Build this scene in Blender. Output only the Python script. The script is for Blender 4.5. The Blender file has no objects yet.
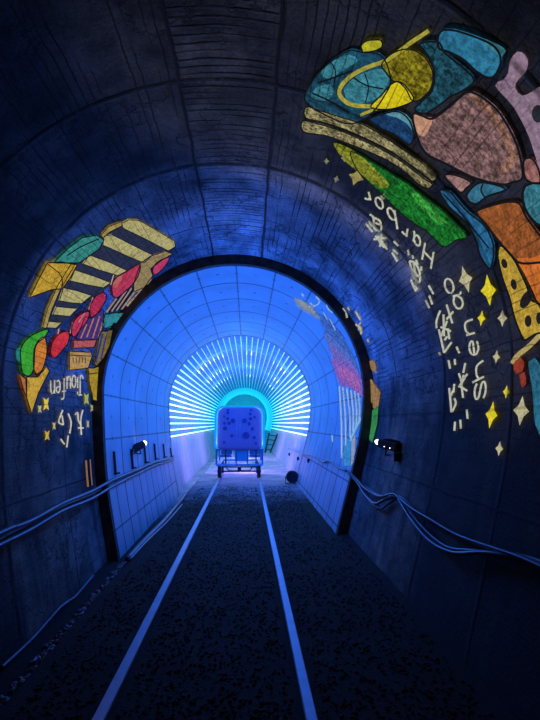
import bpy, bmesh, math, random
from mathutils import Vector, Matrix, noise
random.seed(7)
col = bpy.context.scene.collection
CAM_Z = 1.56
# ------------------------------------------------------------------ tunnel profile (x, z), walked from the left foot over the crown to the right foot
CX0, CZ0, RAD = -0.185, 2.03, 2.06
def _catmull(pts, n=8):
    out = []
    for i in range(1, len(pts) - 2):
        p0, p1, p2, p3 = pts[i-1:i+3]
        for k in range(n):
            t = k / n
            out.append(tuple(.5*((2*p1[j])+(-p0[j]+p2[j])*t+(2*p0[j]-5*p1[j]+4*p2[j]-p3[j])*t*t+(-p0[j]+3*p1[j]-3*p2[j]+p3[j])*t**3) for j in (0, 1)))
    return out
def _profile():
    left = [(-1.80,-1.2),(-1.90,-.5),(-2.14,.75),(CX0-RAD,CZ0),(CX0-RAD+.03,CZ0+.4)]
    P = _catmull(left)
    for a in range(180, -1, -3):
        P.append((CX0+RAD*math.cos(math.radians(a)), CZ0+RAD*math.sin(math.radians(a))))
    right = [(CX0+RAD-.03,CZ0+.4),(CX0+RAD,CZ0),(1.79,1.3),(1.46,.05),(1.34,-.4),(1.2,-.9)]
    return P + _catmull(right)[1:] + [right[-2]]
POLY = _profile()
ARC = [0.0]
for _a, _b in zip(POLY, POLY[1:]): ARC.append(ARC[-1] + math.dist(_a, _b))
NRM = []
for _i in range(len(POLY)):
    _a = POLY[max(0, _i-1)]; _b = POLY[min(len(POLY)-1, _i+1)]
    _dx, _dz = _b[0]-_a[0], _b[1]-_a[1]; _l = math.hypot(_dx, _dz)
    NRM.append((_dz/_l, -_dx/_l))
def wall_pt(s, y, off=0.0):
    """point on the tunnel wall: s metres along the arc, y metres down the tunnel, off metres inside the surface"""
    s = max(0.0, min(ARC[-1], s))
    lo, hi = 0, len(ARC)-1
    while hi - lo > 1:
        m = (lo+hi)//2
        if ARC[m] <= s: lo = m
        else: hi = m
    f = (s-ARC[lo])/(ARC[hi]-ARC[lo])
    p = [POLY[lo][j]+(POLY[hi][j]-POLY[lo][j])*f + off*(NRM[lo][j]+(NRM[hi][j]-NRM[lo][j])*f) for j in (0, 1)]
    return Vector((p[0], y, p[1]))
S_L, S_R, S_END = 2.43, 9.02, ARC[-1]
# ------------------------------------------------------------------ materials
class N:
    """tiny node-graph writer"""
    def __init__(self, name):
        self.m = bpy.data.materials.new(name); self.m.use_nodes = True
        self.t = self.m.node_tree; self.b = self.t.nodes['Principled BSDF']
    def _in(self, sock, v):
        if isinstance(v, bpy.types.NodeSocket): self.t.links.new(v, sock)
        elif isinstance(v, (tuple, list)): sock.default_value = (*v, 1.0) if len(v) == 3 and sock.type == 'RGBA' else v
        else: sock.default_value = v
    def math(self, op, a, b=0.0, clamp=False):
        n = self.t.nodes.new('ShaderNodeMath'); n.operation = op; n.use_clamp = clamp
        self._in(n.inputs[0], a); self._in(n.inputs[1], b); return n.outputs[0]
    def uv(self):
        n = self.t.nodes.new('ShaderNodeUVMap'); n.uv_map = 'UVMap'
        s = self.t.nodes.new('ShaderNodeSeparateXYZ'); self.t.links.new(n.outputs[0], s.inputs[0])
        return s.outputs[0], s.outputs[1]
    def pos(self):
        n = self.t.nodes.new('ShaderNodeNewGeometry')
        s = self.t.nodes.new('ShaderNodeSeparateXYZ'); self.t.links.new(n.outputs['Position'], s.inputs[0])
        return n.outputs['Position'], s.outputs[0], s.outputs[1], s.outputs[2]
    def comb(self, x, y, z=0.0):
        n = self.t.nodes.new('ShaderNodeCombineXYZ')
        for i, v in enumerate((x, y, z)): self._in(n.inputs[i], v)
        return n.outputs[0]
    def noise(self, vec, scale, detail=4.0, rough=.55):
        n = self.t.nodes.new('ShaderNodeTexNoise'); n.inputs['Scale'].default_value = scale
        n.inputs['Detail'].default_value = detail; n.inputs['Roughness'].default_value = rough
        if vec is not None: self._in(n.inputs['Vector'], vec)
        return n.outputs['Fac']
    def rng(self, v, a, b, c, d):
        n = self.t.nodes.new('ShaderNodeMapRange'); n.clamp = True
        for i, x in enumerate((v, a, b, c, d)): self._in(n.inputs[i], x)
        return n.outputs[0]
    def mix(self, f, a, b):
        n = self.t.nodes.new('ShaderNodeMix'); n.data_type = 'RGBA'
        self._in(n.inputs[0], f); self._in(n.inputs[6], a); self._in(n.inputs[7], b); return n.outputs[2]
    def mulc(self, c, f):
        n = self.t.nodes.new('ShaderNodeMix'); n.data_type = 'RGBA'; n.blend_type = 'MULTIPLY'
        n.inputs[0].default_value = 1.0; self._in(n.inputs[6], c)
        self._in(n.inputs[7], self.comb(f, f, f)); return n.outputs[2]
    def line(self, v, period, half):
        """1 on thin lines every period, 0 elsewhere"""
        f = self.math('FRACT', self.math('DIVIDE', v, period))
        d = self.math('MULTIPLY', self.math('MINIMUM', f, self.math('SUBTRACT', 1.0, f)), period)
        return self.rng(d, half*.6, half*1.4, 1.0, 0.0)
    def at(self, v, v0, half, soft=.5):
        d = self.math('ABSOLUTE', self.math('SUBTRACT', v, v0))
        return self.rng(d, half*(1-soft), half*(1+soft), 1.0, 0.0)
    def bump(self, h, strength, dist=.02):
        n = self.t.nodes.new('ShaderNodeBump'); n.inputs['Strength'].default_value = strength; n.inputs['Distance'].default_value = dist
        self._in(n.inputs['Height'], h); self.t.links.new(n.outputs[0], self.b.inputs['Normal'])
    def set(self, **k):
        for a, v in k.items(): self._in(self.b.inputs[a.replace('_', ' ')], v)
        return self.m
def plain(name, rgb, rough=.6, metal=0.0, emit=None, es=0.0, var=.25, scale=14):
    n = N(name)
    p, *_ = n.pos()
    f = n.rng(n.noise(p, scale, 5), .3, .7, 1-var, 1+var)
    n.set(Base_Color=n.mulc(rgb, f), Roughness=rough, Metallic=metal)
    if emit: n.set(Emission_Color=emit, Emission_Strength=es)
    return n.m
def lin(c):
    return tuple((x/255/12.92 if x <= 10 else ((x/255+.055)/1.055)**2.4) for x in c)
def grime(n, s, y):
    """shared board marks, cracks and stains of the rough concrete; returns (stain 0..1, darkline 0..1)"""
    v = n.comb(s, y, 0.0)
    big = n.noise(v, .9, 7, .62); mid = n.noise(n.comb(s, n.math('MULTIPLY', y, .35), 3.0), 5.0, 6, .6); fine = n.noise(v, 34.0, 5, .7)
    wob = n.math('MULTIPLY', n.math('SUBTRACT', n.noise(v, 2.2, 3), .5), .05)
    sw = n.math('ADD', s, wob); yw = n.math('ADD', y, wob)
    boards = n.math('MULTIPLY', n.line(sw, .062, .0042), n.rng(n.noise(n.comb(n.math('MULTIPLY', s, 8.0), n.math('MULTIPLY', y, .8), 1.0), 1.0, 2), .44, .60, 0.0, 1.0))
    vault = n.math('MULTIPLY', n.rng(s, 1.9, 2.6, .25, 1.0), n.rng(s, 8.9, 9.6, 1.0, .25))
    boards = n.math('MULTIPLY', boards, vault)
    crown = n.math('MULTIPLY', n.rng(s, 5.42, 5.5, 0.0, 1.0), n.rng(s, 6.12, 6.2, 1.0, 0.0))
    trans = n.math('MULTIPLY', n.line(yw, .075, .010), n.rng(n.noise(n.comb(n.math('MULTIPLY', s, 1.2), n.math('MULTIPLY', y, 14.0), 5.0), 1.0, 2), .42, .56, 0.0, .9))
    lines = n.math('MAXIMUM', n.math('MULTIPLY', boards, n.math('SUBTRACT', 1.0, crown)), n.math('MULTIPLY', trans, crown))
    lines = n.math('MAXIMUM', lines, n.math('MAXIMUM', n.at(sw, 5.46, .011), n.at(sw, 6.18, .011)))
    for y0, hw in ((3.6, .022), (4.87, .035), (2.4, .02), (6.45, .012)):
        lines = n.math('MAXIMUM', lines, n.math('MULTIPLY', n.at(yw, y0, hw), n.rng(mid, .35, .5, .35, 1.0)))
    for s0 in (1.35, 2.95, 9.4, 10.1):
        lines = n.math('MAXIMUM', lines, n.math('MULTIPLY', n.at(sw, s0, .012), .55))
    crack = n.math('ABSOLUTE', n.math('SUBTRACT', n.noise(v, 1.1, 9, .6), .5))
    lines = n.math('MAXIMUM', lines, n.math('MULTIPLY', n.rng(crack, .002, .007, 1.0, 0.0), .75))
    stain = n.math('MULTIPLY', n.rng(big, .36, .62, .16, 1.05), n.math('MULTIPLY', n.rng(mid, .3, .7, .5, 1.3), n.rng(fine, .28, .72, .45, 1.45)))
    return stain, lines, crown, fine, big
def rough_concrete():
    n = N('rough_concrete'); s, y = n.uv()
    stain, lines, crown, fine, big = grime(n, s, y)
    shade_soot = n.rng(n.math('ADD', y, n.math('MULTIPLY', big, .5)), 4.95, 5.25, .24, 1.0)  # near section's shade put into the colour, ending at the joint
    shade_soot = n.math('MULTIPLY', shade_soot, n.math('SUBTRACT', 1.0, n.math('MULTIPLY', n.rng(n.noise(n.comb(s, y, 9.0), .7, 5, .6), .46, .56, 0.0, .88), n.rng(y, 4.6, 5.0, 1.0, 0.0))))  # soot patches, near section only
    streak = n.rng(n.noise(n.comb(n.math('MULTIPLY', s, .35), n.math('MULTIPLY', y, 2.2), 4.0), 1.6, 5), .52, .66, 1.0, .35)
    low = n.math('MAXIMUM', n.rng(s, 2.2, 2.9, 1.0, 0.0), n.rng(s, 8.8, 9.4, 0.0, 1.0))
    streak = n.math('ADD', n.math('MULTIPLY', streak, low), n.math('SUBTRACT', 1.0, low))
    f = n.math('MULTIPLY', n.math('MULTIPLY', stain, shade_soot), n.math('MULTIPLY', streak, n.math('SUBTRACT', 1.0, n.math('MULTIPLY', lines, .88))))
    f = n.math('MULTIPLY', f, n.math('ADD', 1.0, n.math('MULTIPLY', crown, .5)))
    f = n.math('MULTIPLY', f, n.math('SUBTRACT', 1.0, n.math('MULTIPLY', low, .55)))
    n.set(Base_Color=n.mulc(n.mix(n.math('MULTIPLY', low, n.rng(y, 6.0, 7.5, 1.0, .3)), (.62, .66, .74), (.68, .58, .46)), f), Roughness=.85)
    n.bump(n.math('SUBTRACT', n.math('ADD', fine, big), lines), 1.0, .02)
    return n.m
def panel_concrete():
    n = N('lining_panels'); s, y = n.uv()
    yp = n.math('SUBTRACT', y, 7.62); sp = n.math('SUBTRACT', s, 5.80)
    v = n.comb(s, y, 0.0)
    seams = n.math('MAXIMUM', n.line(yp, 1.15, .026), n.math('MULTIPLY', n.line(sp, .66, .013), .8))
    lowm = n.math('MAXIMUM', n.rng(s, 1.62, 1.66, 1.0, 0.0), n.rng(s, 9.98, 10.02, 0.0, 1.0))
    seams = n.math('MAXIMUM', seams, n.math('MULTIPLY', n.math('MULTIPLY', n.line(n.math('ADD', yp, .575), 1.15, .02), lowm), .9))
    # bolt heads
    fs = n.math('SUBTRACT', n.math('FRACT', n.math('DIVIDE', n.math('ADD', sp, .165), .33)), .5)
    fy = n.math('SUBTRACT', n.math('FRACT', n.math('DIVIDE', n.math('ADD', yp, .29), .575)), .5)
    d = n.math('SQRT', n.math('ADD', n.math('POWER', n.math('MULTIPLY', fs, .33), 2.0), n.math('POWER', n.math('MULTIPLY', fy, .575), 2.0)))
    bolts = n.math('MULTIPLY', n.rng(d, .022, .036, 1.0, 0.0), n.rng(n.noise(v, 1.7, 2), .40, .5, .35, 1.0))
    dark = n.math('MAXIMUM', seams, bolts)
    tone = n.rng(n.noise(v, 1.3, 6, .6), .3, .7, .8, 1.12)
    sp2 = n.rng(n.noise(v, 26, 4, .7), .3, .72, .88, 1.08)
    f = n.math('MULTIPLY', n.math('MULTIPLY', tone, sp2), n.math('SUBTRACT', 1.0, n.math('MULTIPLY', dark, .88)))
    n.set(Base_Color=n.mulc((.40, .52, .60), f), Roughness=.6)
    n.bump(n.math('SUBTRACT', 1.0, dark), .4, .01)
    return n.m
def pale_concrete():
    n = N('pale_concrete'); s, y = n.uv(); v = n.comb(s, y, 0.0)
    streak = n.rng(n.noise(n.comb(n.math('MULTIPLY', s, .6), n.math('MULTIPLY', y, 3.0), 2.0), 1.5, 5), .35, .7, .75, 1.1)
    f = n.math('MULTIPLY', streak, n.math('SUBTRACT', 1.0, n.math('MULTIPLY', n.line(y, 1.0, .015), .4)))
    f = n.math('MULTIPLY', f, n.rng(n.noise(v, 9, 6, .65), .3, .7, .85, 1.1))
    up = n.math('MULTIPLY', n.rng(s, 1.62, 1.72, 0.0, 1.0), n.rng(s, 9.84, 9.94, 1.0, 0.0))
    n.set(Base_Color=n.mulc(n.mix(up, (.66, .58, .72), (.16, .34, .74)), f), Roughness=.8); n.bump(f, .4, .01)  # tube light tinted into the base: blue vault, lavender foot
    return n.m
def ground_mat():
    n = N('dark_ballast_bed'); p, x, y, z = n.pos()
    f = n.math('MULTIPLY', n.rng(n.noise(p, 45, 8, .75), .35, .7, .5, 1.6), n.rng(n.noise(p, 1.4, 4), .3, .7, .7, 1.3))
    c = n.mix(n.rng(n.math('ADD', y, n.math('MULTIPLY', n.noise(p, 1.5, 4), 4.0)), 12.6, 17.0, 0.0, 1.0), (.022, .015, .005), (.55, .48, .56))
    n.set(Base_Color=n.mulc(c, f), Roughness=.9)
    n.bump(n.noise(p, 30, 8, .75), 1.0, .04)
    return n.m
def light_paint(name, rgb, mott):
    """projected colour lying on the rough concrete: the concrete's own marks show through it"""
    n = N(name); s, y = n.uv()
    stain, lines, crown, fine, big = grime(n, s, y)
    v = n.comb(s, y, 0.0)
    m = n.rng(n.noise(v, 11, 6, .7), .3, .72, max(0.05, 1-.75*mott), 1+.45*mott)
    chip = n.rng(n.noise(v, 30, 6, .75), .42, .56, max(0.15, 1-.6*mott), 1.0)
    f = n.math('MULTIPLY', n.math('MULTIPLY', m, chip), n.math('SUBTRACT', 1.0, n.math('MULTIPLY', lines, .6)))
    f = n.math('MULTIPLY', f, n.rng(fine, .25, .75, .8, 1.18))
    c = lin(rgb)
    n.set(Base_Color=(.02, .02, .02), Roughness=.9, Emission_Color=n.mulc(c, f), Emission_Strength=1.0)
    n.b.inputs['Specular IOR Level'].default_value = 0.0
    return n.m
_lp = {}
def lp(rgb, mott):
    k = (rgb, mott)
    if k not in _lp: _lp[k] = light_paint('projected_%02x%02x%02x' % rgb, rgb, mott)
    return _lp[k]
# ------------------------------------------------------------------ object helpers
def link(name, verts, faces, mat, parent=None, loc=(0, 0, 0), uvs=None, smooth=False):
    me = bpy.data.meshes.new(name)
    L = Vector(loc)
    me.from_pydata([tuple(Vector(v)-L) for v in verts], [], faces)
    if uvs:
        ul = me.uv_layers.new(name='UVMap')
        for lp_ in me.loops: ul.data[lp_.index].uv = uvs[lp_.vertex_index]
    if smooth:
        for p in me.polygons: p.use_smooth = True
    me.materials.append(mat)
    o = bpy.data.objects.new(name, me); col.objects.link(o)
    if parent is not None: o.parent = parent
    else: o.location = L
    return o
def thing(name, label, cat, loc, group=None):
    o = bpy.data.objects.new(name, None); col.objects.link(o); o.location = loc; o.empty_display_size = .1
    o['label'] = label; o['category'] = cat
    if group: o['group'] = group
    return o
def tag(o, label, cat, group=None):
    o['label'] = label; o['category'] = cat
    if group: o['group'] = group
    return o
def struct(o): o['kind'] = 'structure'; return o
class MB:
    """collects simple solids into one mesh, in world coordinates"""
    def __init__(self): self.v = []; self.f = []
    def add(self, vs, fs):
        b = len(self.v); self.v += [tuple(v) for v in vs]; self.f += [tuple(i+b for i in f) for f in fs]; return self
    def box(self, c, size, rot=None, bev=0.0):
        bm = bmesh.new(); bmesh.ops.create_cube(bm, size=1.0)
        for v in bm.verts: v.co = Vector((v.co.x*size[0], v.co.y*size[1], v.co.z*size[2]))
        if bev > 0: bmesh.ops.bevel(bm, geom=list(bm.edges), offset=bev, segments=2, affect='EDGES', profile=.7)
        bm.verts.index_update()
        M = rot if rot is not None else Matrix.Identity(3)
        self.add([M @ v.co + Vector(c) for v in bm.verts], [[v.index for v in f.verts] for f in bm.faces]); bm.free(); return self
    def tube(self, pts, r, n=8, caps=True):
        pts = [Vector(p) for p in pts]; vs = []; fs = []; up = None
        for i, p in enumerate(pts):
            d = (pts[min(i+1, len(pts)-1)] - pts[max(i-1, 0)]).normalized()
            if up is None: up = Vector((0, 0, 1)) if abs(d.z) < .9 else Vector((1, 0, 0))
            a = d.cross(up).normalized(); up = a.cross(d).normalized()
            rr = r[i] if isinstance(r, (list, tuple)) else r
            for k in range(n):
                t = 2*math.pi*k/n; vs.append(p + a*rr*math.cos(t) + up*rr*math.sin(t))
        for i in range(len(pts)-1):
            for k in range(n):
                fs.append((i*n+k, i*n+(k+1) % n, (i+1)*n+(k+1) % n, (i+1)*n+k))
        if caps: fs.append(tuple(range(n-1, -1, -1))); fs.append(tuple((len(pts)-1)*n+k for k in range(n)))
        return self.add(vs, fs)
    def prism(self, outline, y0, y1):
        """closed outline of (x, z) extruded along the tunnel"""
        n = len(outline)
        vs = [(x, y0, z) for x, z in outline] + [(x, y1, z) for x, z in outline]
        fs = [tuple(range(n)), tuple(range(2*n-1, n-1, -1))] + [(k, n+k, n+(k+1) % n, (k+1) % n) for k in range(n)]
        return self.add(vs, fs)
    def build(self, name, mat, parent=None, loc=None, smooth=False):
        L = parent.location if parent is not None and loc is None else (loc or (0, 0, 0))
        o = link(name, self.v, self.f, mat, parent, L, None, smooth)
        bm = bmesh.new(); bm.from_mesh(o.data); bmesh.ops.recalc_face_normals(bm, faces=bm.faces); bm.to_mesh(o.data); bm.free()
        return o
def child_of(o, root):  # third level: sub-part of a part, both written in the thing's frame
    o.parent = root; return o
def smooth_path(pts, n=6):
    return _catmull3([pts[0]] + list(pts) + [pts[-1]], n)
def _catmull3(P, n):
    out = []
    for i in range(1, len(P)-2):
        p0, p1, p2, p3 = [Vector(q) for q in P[i-1:i+3]]
        for k in range(n):
            t = k/n; out.append(.5*((2*p1)+(-p0+p2)*t+(2*p0-5*p1+4*p2-p3)*t*t+(-p0+3*p1-3*p2+p3)*t**3))
    out.append(Vector(P[-2])); return out
# ---- traced outlines: pairs (metres along the arc, metres down the tunnel) in mm steps
RIGHT = [
 ('sea_patch', (28,82,108), 0, 0.9, 'teal water patch', 'P6422 3666 -14 -57 8 -67 14 -67 16 -68 21 -68 25 -65 20 -46 22 -45 22 -41 21 -38 27 -43 25 -35 24 -26 30 -14 35 -7 36 -18 40 -23 36 -12 37 10 32 31 25 32 25 42 18 45 5 50 -4 54 -5 55 -6 55 -8 57 -10 54 -17 75 -26 73 -27 54 -34 53 -41 42 -36 19 -40 9 -43 3 -46 -2 -42 -5 -49 -8 -47 -14 -41 -18'),
 ('water_highlight', (62,140,158), 1, 0.8, None, 'P6680 3367 12 -51 22 -59 28 -57 28 -42 33 -45 33 -39 29 -26 51 -22 36 13 8 35 -2 51 -7 55 -11 56 -17 61 -25 56 -37 53 -44 47 -40 30 -42 -3 -29 -29 -22 -33'),
 ('water_highlight', (62,140,158), 1, 0.8, None, 'P6491 3315 12 -44 27 -58 29 -52 31 -44 32 -38 29 -24 40 -5 21 23 -10 30 -24 40 -27 45 -28 54 -32 59 -30 40 -46 8'),
 ('water_highlight', (62,140,158), 1, 0.8, None, 'P6454 3601 6 -63 30 -72 41 -44 40 -22 29 20 14 44 -12 62 -31 59 -39 20 -48 7'),
 ('outline', (16,19,24), 2, 0.4, None, 'R6702 3232 3 -14 8 18 4 -15 12 19 4 -14 16 20 3 -15 18 19 3 -15 19 17 2 -15 19 14 1 -15 21 9 0 -14 25 6 -2 -14 26 3 -2 -14 25 2 -3 -14 22 4 -3 -14 16 7 -2 -14;R6488 3433 -7 -16 20 2 -7 -15 24 -4 -6 -15 27 -8 -6 -15 29 -9 -7 -15 28 -10 -7 -14 26 -8 -7 -14 25 -8 -7 -13 26 -10 -7 -13 25 -9 -7 -13 24 -8 -8 -12 21 -6 -7 -12 17 -1 -7 -12;R6454 3564 3 -21 10 22 3 -21 14 22 3 -21 18 23 2 -21 21 23 2 -21 21 24 3 -21 21 22 3 -21 20 24 3 -21 18 25 4 -21 19 26 4 -21 21 26 4 -22 21 26 3 -21 20 25 4 -21 18 26 3 -22 15 25 3 -22 10 24 3 -22;R6530 3180 6 -10 5 21 6 -11 10 25 6 -11 10 29 7 -9 5 33 8 -7 -3 33 9 -4 -6 40 9 -4 -6 41 9 -2 -8 37 9 -3 -8 27 9 -3;R6778 3149 6 -8 2 21 6 -9 6 26 6 -8 7 30 7 -8 6 32 7 -8 3 33 7 -6 -2 30 8 -4 -4 34 9 -4 -6 35 9 -3 -6 34 8 -3 -6 29 8 -3 -7 22 9 -3'),
 ('yellow_patch', (196,190,42), 3, 0.6, None, 'P6707 2933 26 -61 40 -32 40 -21 20 45 -34 52 -35 34 -34 22'),
 ('yellow_loop', (178,168,62), 4, 0.5, None, 'R7042 2580 20 11 -26 1 20 12 -28 6 20 11 -30 10 20 11 -32 12 21 12 -32 12 21 11 -32 11 21 12 -30 8 21 12 -31 11 21 12 -30 10 21 12 -30 8 22 12 -30 7 22 13 -31 8 22 13 -32 10 22 13 -32 10 22 13 -32 10 22 14 -33 9 21 17 -33 6 19 19 -31 -1 18 22 -32 -5 17 25 -32 -6 16 26 -32 -7 16 26 -32 -6 17 25 -33 -4 18 24 -33 -3 19 24 -34 -2 19 24 -34 -1 19 24 -34 -2 20 24 -34 -1 21 23 -34 1 22 21 -36 7 23 20 -36 10 24 17 -35 13 25 15 -35 14 26 12 -34 15 28 8 -36 33 29 2 -31 39 30 -11 -23 48 27 -27 -10 57 21 -39 3 60 15 -45 11 57 11 -47 8 52 7 -48 14 48 2 -48 20 43 -2 -47 26 37 -4 -46 25 35 -8 -44 31 29 -9 -43 32 26 -9 -42 31 25 -10 -40 29 25 -10 -40 23 30 -10 -40;R6861 3568 -16 -21 28 -2 -16 -21 35 -13 -16 -21 36 -14 -15 -21 32 -7 -14 -22 34 -9 -14 -22 33 -6 -14 -22 26 3 -14 -21'),
 ('yellow_body', (150,138,26), 3, 1.3, 'mottled olive yellow body', 'P6869 2989 6 -38 15 -46 19 -42 23 -36 28 -32 29 -23 32 -14 34 -6 32 2 32 10 31 18 26 24 19 32 14 37 8 40 -2 63 -15 62 -21 50 -27 27 -33 -19 -35 -31 -37 -15 -32 -5 -39 22 -32 -15 -32 -23 -28 -15'),
 ('yellow_belly', (228,208,22), 5, 0.4, 'bright yellow belly', 'P6904 3405 3 -40 19 -66 19 -61 11 -52 10 -49 12 -40 22 -40 27 -20 38 4 39 18 33 17 17 28 -15 50 -32 61 -26 42 -31 43 -34 37 -41 38 -44 28'),
 ('sea_patch', (48,128,165), 1, 0.7, 'bright blue water patch', 'P7114 2546 19 -32 40 -28 30 -14 36 -16 38 -15 33 -12 38 -14 34 -10 29 -3 38 9 27 23 12 25 7 32 3 29 -6 32 -18 25 -32 17 -42 10 -31 0 -34 -3 -33 0 -33 5 -33 9 -30 8 -36 14 -28 -1 -15 -24 -11 -35'),
 ('sea_patch', (36,92,112), 1, 1.3, 'dark teal water patch', 'P7036 2696 20 -30 39 -35 34 -23 29 10 28 22 27 3 30 0 30 0 31 0 31 -2 27 0 35 4 21 16 -3 43 -16 57 -15 37 -17 39 -17 40 -12 41 -10 42 -12 44 -16 50 -17 51 -20 40 -40 33 -32 -2 5 -55 16 -73 14 -59 6 -60 -9 -44 -15 -44 -19 -37 -21 -28 -25 -20 -26 -18 -33 -13 -34 -12'),
 ('sea_patch', (70,140,150), 2, 0.6, None, 'P7327 2422 22 -12 39 -14 33 -11 30 -7 18 4 1 43 -23 7 -34 3 -30 0 -39 -4'),
 ('sea_patch', (28,72,120), 1, 0.9, 'deep blue water patch', 'P6926 3545 14 -42 35 -55 35 -52 29 -43 31 -39 30 -26 49 -9 48 17 30 25 27 36 20 38 13 63 -12 54 -33 11 -48 -1 -46 0 -38 12 -38 16 -37 9 -44 6 -43 -2'),
 ('water_highlight', (98,158,176), 2, 0.6, None, 'P7019 3399 17 -31 36 -47 36 -35 49 -11 46 14 40 48 20 44 -27 -11 -44 -20 -40 1 -43 10 -55 28'),
 ('pink_rock', (146,110,110), 1, 1.2, 'mottled pink rock shape', 'P7195 3228 20 -36 43 -20 35 -11 33 -29 20 -52 17 -65 13 -57 13 -61 9 -52 11 -52 16 -42 27 -24 31 -13 31 -10 32 -7 38 -6 40 -3 29 2 29 4 30 6 31 6 31 7 31 9 31 11 31 12 33 16 30 18 33 21 30 21 20 22 1 47 -19 50 -13 46 -30 59 -23 32 -30 39 -35 42 -38 40 -38 37 -41 34 -44 30 -45 28 -44 25 -39 22 -54 35 -46 27 -43 14 -38 -2 -34 -16 -37 -30 -28 -29 -32 -39 -31 -40 -24 -38'),
 ('pink_highlight', (206,152,124), 2, 0.5, None, 'P7205 3229 24 -33 38 -22 33 -18 27 -3 12 36 3 52 2 58 -8 48 -28 15 -36 -15 -28 -34 -27 -45'),
 ('pink_highlight', (182,132,112), 2, 1.2, None, 'P7438 2773 13 -19 46 -18 27 -7 32 -7 36 -4 38 2 33 5 36 9 37 11 37 11 31 10 35 11 31 10 25 13 18 20 10 46 -4 58 -8 48 -45 51 -1 -48 4 -70 -11 -53 -26 -20 -35 -13 -40 -9 -38 -7 -35 -8 -35 -5 -35 -4 -35 -4 -40 -1 -43 -1 -37 -2'),
 ('pink_patch', (166,126,122), 2, 0.7, None, 'P7623 3476 20 -49 47 -59 38 -34 43 -34 30 -16 3 85 -4 78 -25 19 -40 9 -40 6 -46 4'),
 ('mauve_patch', (150,124,146), 1, 0.5, 'mauve patch with dark spots', 'P7531 2591 -1 -31 17 -36 2 -28 -3 -27 -15 -29 -15 -32 -3 -36 5 -31 19 -16 23 -5 22 7 18 16 11 22 6 27 -3 30 -3 31 3 28 11 21 28 7 29 -8 15 -28 12 -37 6 -39 20 -40 16 -23 19 -29 23 -25 29 -12 40 9 16 9 19 13 21 15 24 19 26 19 27 22 29 23 29 24 29 23 29 24 28 24 26 23 24 20 20 19 17 18 12 15 11 50 -32 42 -51 33 -45 18 -34 3 -35 -12 -35 -19 -36 -17 -28 -9 -28 -12 -28 -12 -28 -10 -30 -9 -30 -10 -31 -8 -32 -7 -32 -7 -31 -5 -33 -1 -36 1 -34 1 -30 -1'),
 ('mauve_spot', (38,42,50), 2, 0.3, None, 'P7834 2462 12 18 6 21 -3 20 -11 15 -16 5 -18 -4 -17 -12 -12 -19 -4 -22 3 -19 10 -13 16 -6 18 4'),
 ('mauve_spot', (38,42,50), 2, 0.3, None, 'P7982 2497 14 17 6 21 -1 20 -10 16 -16 8 -19 -2 -18 -11 -13 -19 -6 -21 2 -20 10 -15 15 -6 19 2'),
 ('pink_patch', (166,112,108), 2, 0.8, None, 'P7946 2767 0 -38 19 -28 35 -8 40 7 41 18 25 29 -13 30 -29 35 -30 18 -33 -10 -33 -27'),
 ('sea_patch', (42,114,164), 1, 0.8, 'narrow blue water strip', 'P7670 3653 14 -52 43 -47 47 -13 53 -3 35 -5 36 -8 39 -13 45 -26 48 -32 45 -24 38 -12 36 -3 34 2 48 10 46 30 39 39 39 52 16 44 -25 29 -50 20 -48 8 -36 -8 -34 -18 -39 -14 -35 -4 -37 -2 -40 0 -40 5 -44 16 -45 21 -47 22 -42 12 -57 2 -52 -10'),
 ('outline', (16,19,24), 2, 0.4, None, 'R7701 3658 2 -21 12 19 1 -21 18 19 1 -21 21 16 1 -21 23 16 1 -21 25 16 1 -21 25 16 1 -21 24 16 1 -21 19 17 1 -21 20 18 1 -21 20 17 1 -21 20 18 1 -21 21 17 1 -21 21 16 1 -21 22 16 0 -21 21 16 1 -20 21 15 0 -20 22 14 1 -21 23 13 1 -20 24 12 0 -20 25 12 -1 -20 24 12 0 -20 22 11 0 -20 20 12 0 -20 17 13 -1 -19 13 14 0 -20'),
 ('sea_patch', (58,122,152), 1, 0.7, None, 'P7835 3269 13 -56 29 -54 29 -39 38 -44 34 -36 20 -11 -4 39 -22 76 -21 76 -7 62 -4 60 -10 47 -41 43 -40 -1 -12 -42 -4 -64'),
 ('outline', (16,19,24), 2, 0.4, None, 'R7860 3206 10 -9 -5 27 10 -10 -2 35 10 -12 3 32 6 -16 13 23 3 -17 19 18 2 -18 13 17 2 -17'),
 ('sea_patch', (62,134,152), 1, 0.8, None, 'P8067 2872 6 -56 25 -55 25 -34 32 -30 37 -17 33 0 39 9 37 13 28 17 17 36 3 48 -5 43 -25 48 -36 36 -36 21 -38 10 -43 1 -41 -15 -36 -31'),
 ('orange_patch', (166,94,46), 1, 0.8, 'rust orange patch', 'P7976 3429 4 -54 19 -78 21 -73 18 -62 19 -58 18 -47 25 -47 28 -25 39 -2 44 2 41 -9 44 -15 34 -12 35 -12 38 -12 34 -12 37 -15 33 -9 21 4 4 35 -13 59 -16 61 -16 62 -19 63 -23 52 -39 42 -49 28 -33 19 -37 21 -40 18 -37 16 -46 15 -45 10 -41 9 -62 29'),
 ('orange_patch', (214,116,48), 2, 0.6, 'bright orange patch', 'P8408 3252 15 -59 32 -82 6 -57 5 -58 17 -44 28 -23 36 -17 41 -9 43 -2 33 4 38 9 41 10 37 13 30 16 18 17 -6 53 -38 68 -40 54 -31 26 -32 8 -34 9 -38 14 -40 12 -41 11 -46 17 -46 15'),
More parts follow.
